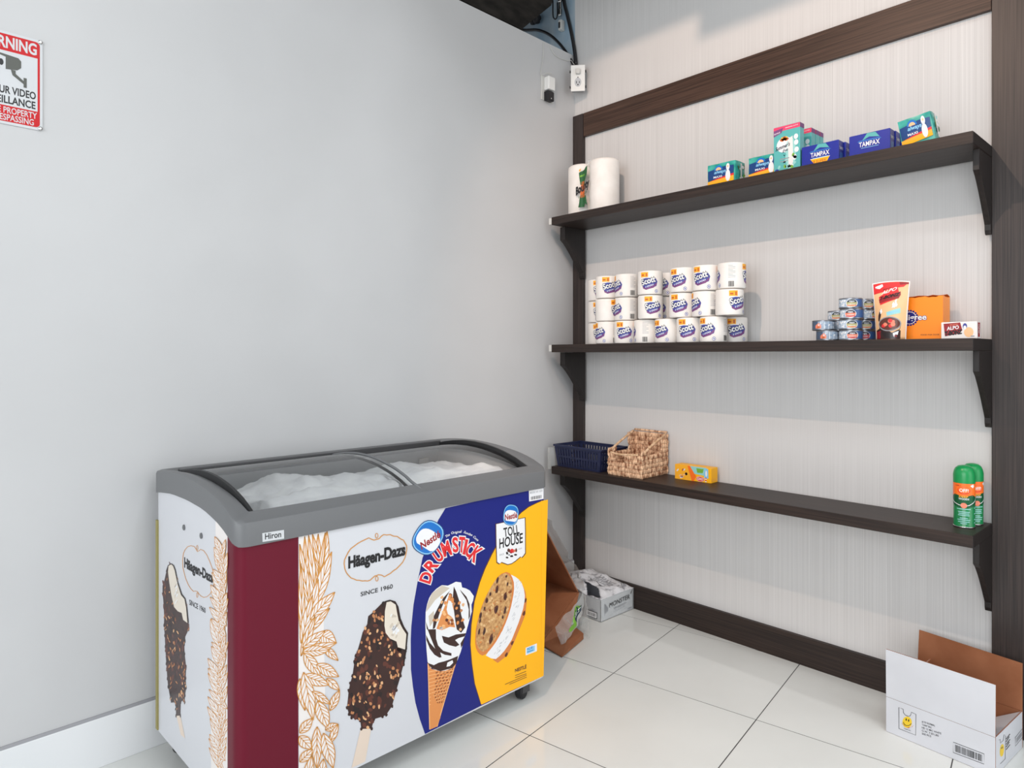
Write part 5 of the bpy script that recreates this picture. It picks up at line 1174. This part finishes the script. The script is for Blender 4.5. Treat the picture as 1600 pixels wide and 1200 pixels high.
panel('front_flap', [(0, 0, CH_ + .001), (0, -CL, CH_ + .001), (-.004, -CL - .002, CH_ + .172), (-.003, 0, CH_ + .172)], (1, 0, 0))
panel('rear_flap', [(CD, .0, CH_ + .001), (CD, -CL, CH_ + .001), (CD - .006, -CL - .002, CH_ + .168), (CD + .004, -.006, CH_ + .176)], (-1, 0, 0))
panel('right_flap', [(.010, -CL + .002, CH_ + .001), (CD - .010, -CL + .002, CH_ + .001), (CD - .012, -CL + .115, .052), (.014, -CL + .115, .052)], (0, .35, -.9))
panel('left_flap', [(.008, -.002, CH_ + .001), (CD - .012, -.002, CH_ + .001), (CD - .016, -.05, CH_ + .085), (.07, -.035, CH_ + .035)], (0, -.8, -.3))
fo = Matrix.Translation((-.315, -1.711, 0)) @ Matrix.Rotation(R(-5), 4, 'Z'); foI = fo.inverted()
cN = fo.to_3x3() @ Vector((-1, 0, 0)); cP = Vector((-.315, -1.711, 0)); rN = fo.to_3x3() @ Vector((0, -1, 0)); rP = fo @ Vector((0, -CL, 0))
def CF(px, py, h_): p = foI @ at(px, py, cN, cP); p.x -= h_; return p
def CR_(px, py, h_): p = foI @ at(px, py, rN, rP); p.y -= h_; return p
P_ = Print(CF); z7 = lambda pts: Z(pts, 7.273, 1380, 1080)
P_.stroke(z7([(178, 183), (228, 205), (230, 245), (252, 272), (285, 285), (306, 280), (316, 262), (318, 238), (372, 262), (370, 500), (180, 425)]), .8, m_black, 0, closed=True)
P_.ell(*z7([(273, 352)])[0], 7.4, 8.8, m_smile, 0, -.12)
for x_, y_ in ((262, 322), (290, 332)): P_.ell(*z7([(x_, y_)])[0], 1.0, 2.1, m_black, 1)
P_.stroke(z7([(228, 352), (240, 375), (262, 390), (288, 392), (310, 378), (320, 365)]), 1.0, m_black, 1)
P_.text('HAVE A NICE DAY', z7([(212, 372)])[0], z7([(338, 425)])[0], z7([(214, 352)])[0], m_dor, 1, .0) if False else None
P_.text('THANK YOU', z7([(236, 430)])[0], z7([(312, 455)])[0], z7([(236, 417)])[0], m_black, 1, .01)
arc = [(212, 366), (228, 392), (250, 410), (275, 420), (300, 422), (322, 414), (338, 402)]
for ch, (x_, y_) in zip('HAVE A NICE DAY', [(212 + 9 * k, 368 + 52 * math.sin(math.pi * (k + .5) / 18)) for k in range(15)]):
    if ch != ' ': P_.text(ch, z7([(x_, y_)])[0], z7([(x_ + 7, y_ + 2)])[0], z7([(x_, y_ - 13)])[0], m_dor, 2, .01)
for k, (tx_, wd_) in enumerate((('#170 NORMAL', 150), ('T-SHIRT BAG', 108), ('HD 12 MIC WHITE', 220), ('G.W. 7.50 LBS', 190), ('500 PCS', 105))):
    y_ = 350 + k * 34; P_.text(tx_, z7([(440, y_ + 4)])[0], z7([(440 + wd_, y_ + 4 + wd_ * .32)])[0], z7([(440, y_ - 16)])[0], m_black, 1, .01)
fr_ = z7([(795, 578), (1148, 713), (1147, 828), (795, 695)]); P_.stroke(fr_, .8, m_black, 0, closed=True); rd = random.Random(3); u = .06
while u < .94:
    ww = rd.choice((.008, .014, .022)); a = lerp(fr_[0], fr_[1], u); b = lerp(fr_[0], fr_[1], u + ww); c_, e_ = lerp(fr_[3], fr_[2], u), lerp(fr_[3], fr_[2], u + ww)
    P_.poly([lerp(a, c_, .16), lerp(b, e_, .16), lerp(b, e_, .84), lerp(a, c_, .84)], m_black if rd.random() > .25 else m_grey, 1); u += ww + rd.choice((.008, .014))
P_.build('carton_print', t)
P_ = Print(CR_)
P_.ell(*z7([(1348, 672)])[0], 3.2, 9.8, m_smile, 0, .1); P_.stroke(z7([(1312, 555), (1330, 545), (1330, 590), (1362, 560), (1372, 492), (1390, 510), (1385, 770), (1330, 825)]), .6, m_black, 0)
for x_, y_ in ((1342, 645), (1355, 638)): P_.ell(*z7([(x_, y_)])[0], .5, 1.8, m_black, 1)
for k in range(5): P_.stroke(z7([(1395, 545 + 30 * k), (1440 - 8 * (k % 2), 485 + 30 * k)]), 1.2, m_black, 0)
P_.stroke(z7([(1500, 525), (1585, 420), (1585, 520), (1500, 625)]), .7, m_black, 0, closed=True); P_.poly(z7([(1512, 535), (1575, 455), (1575, 505), (1512, 590)]), m_grey, 0)
P_.build('carton_print', t)
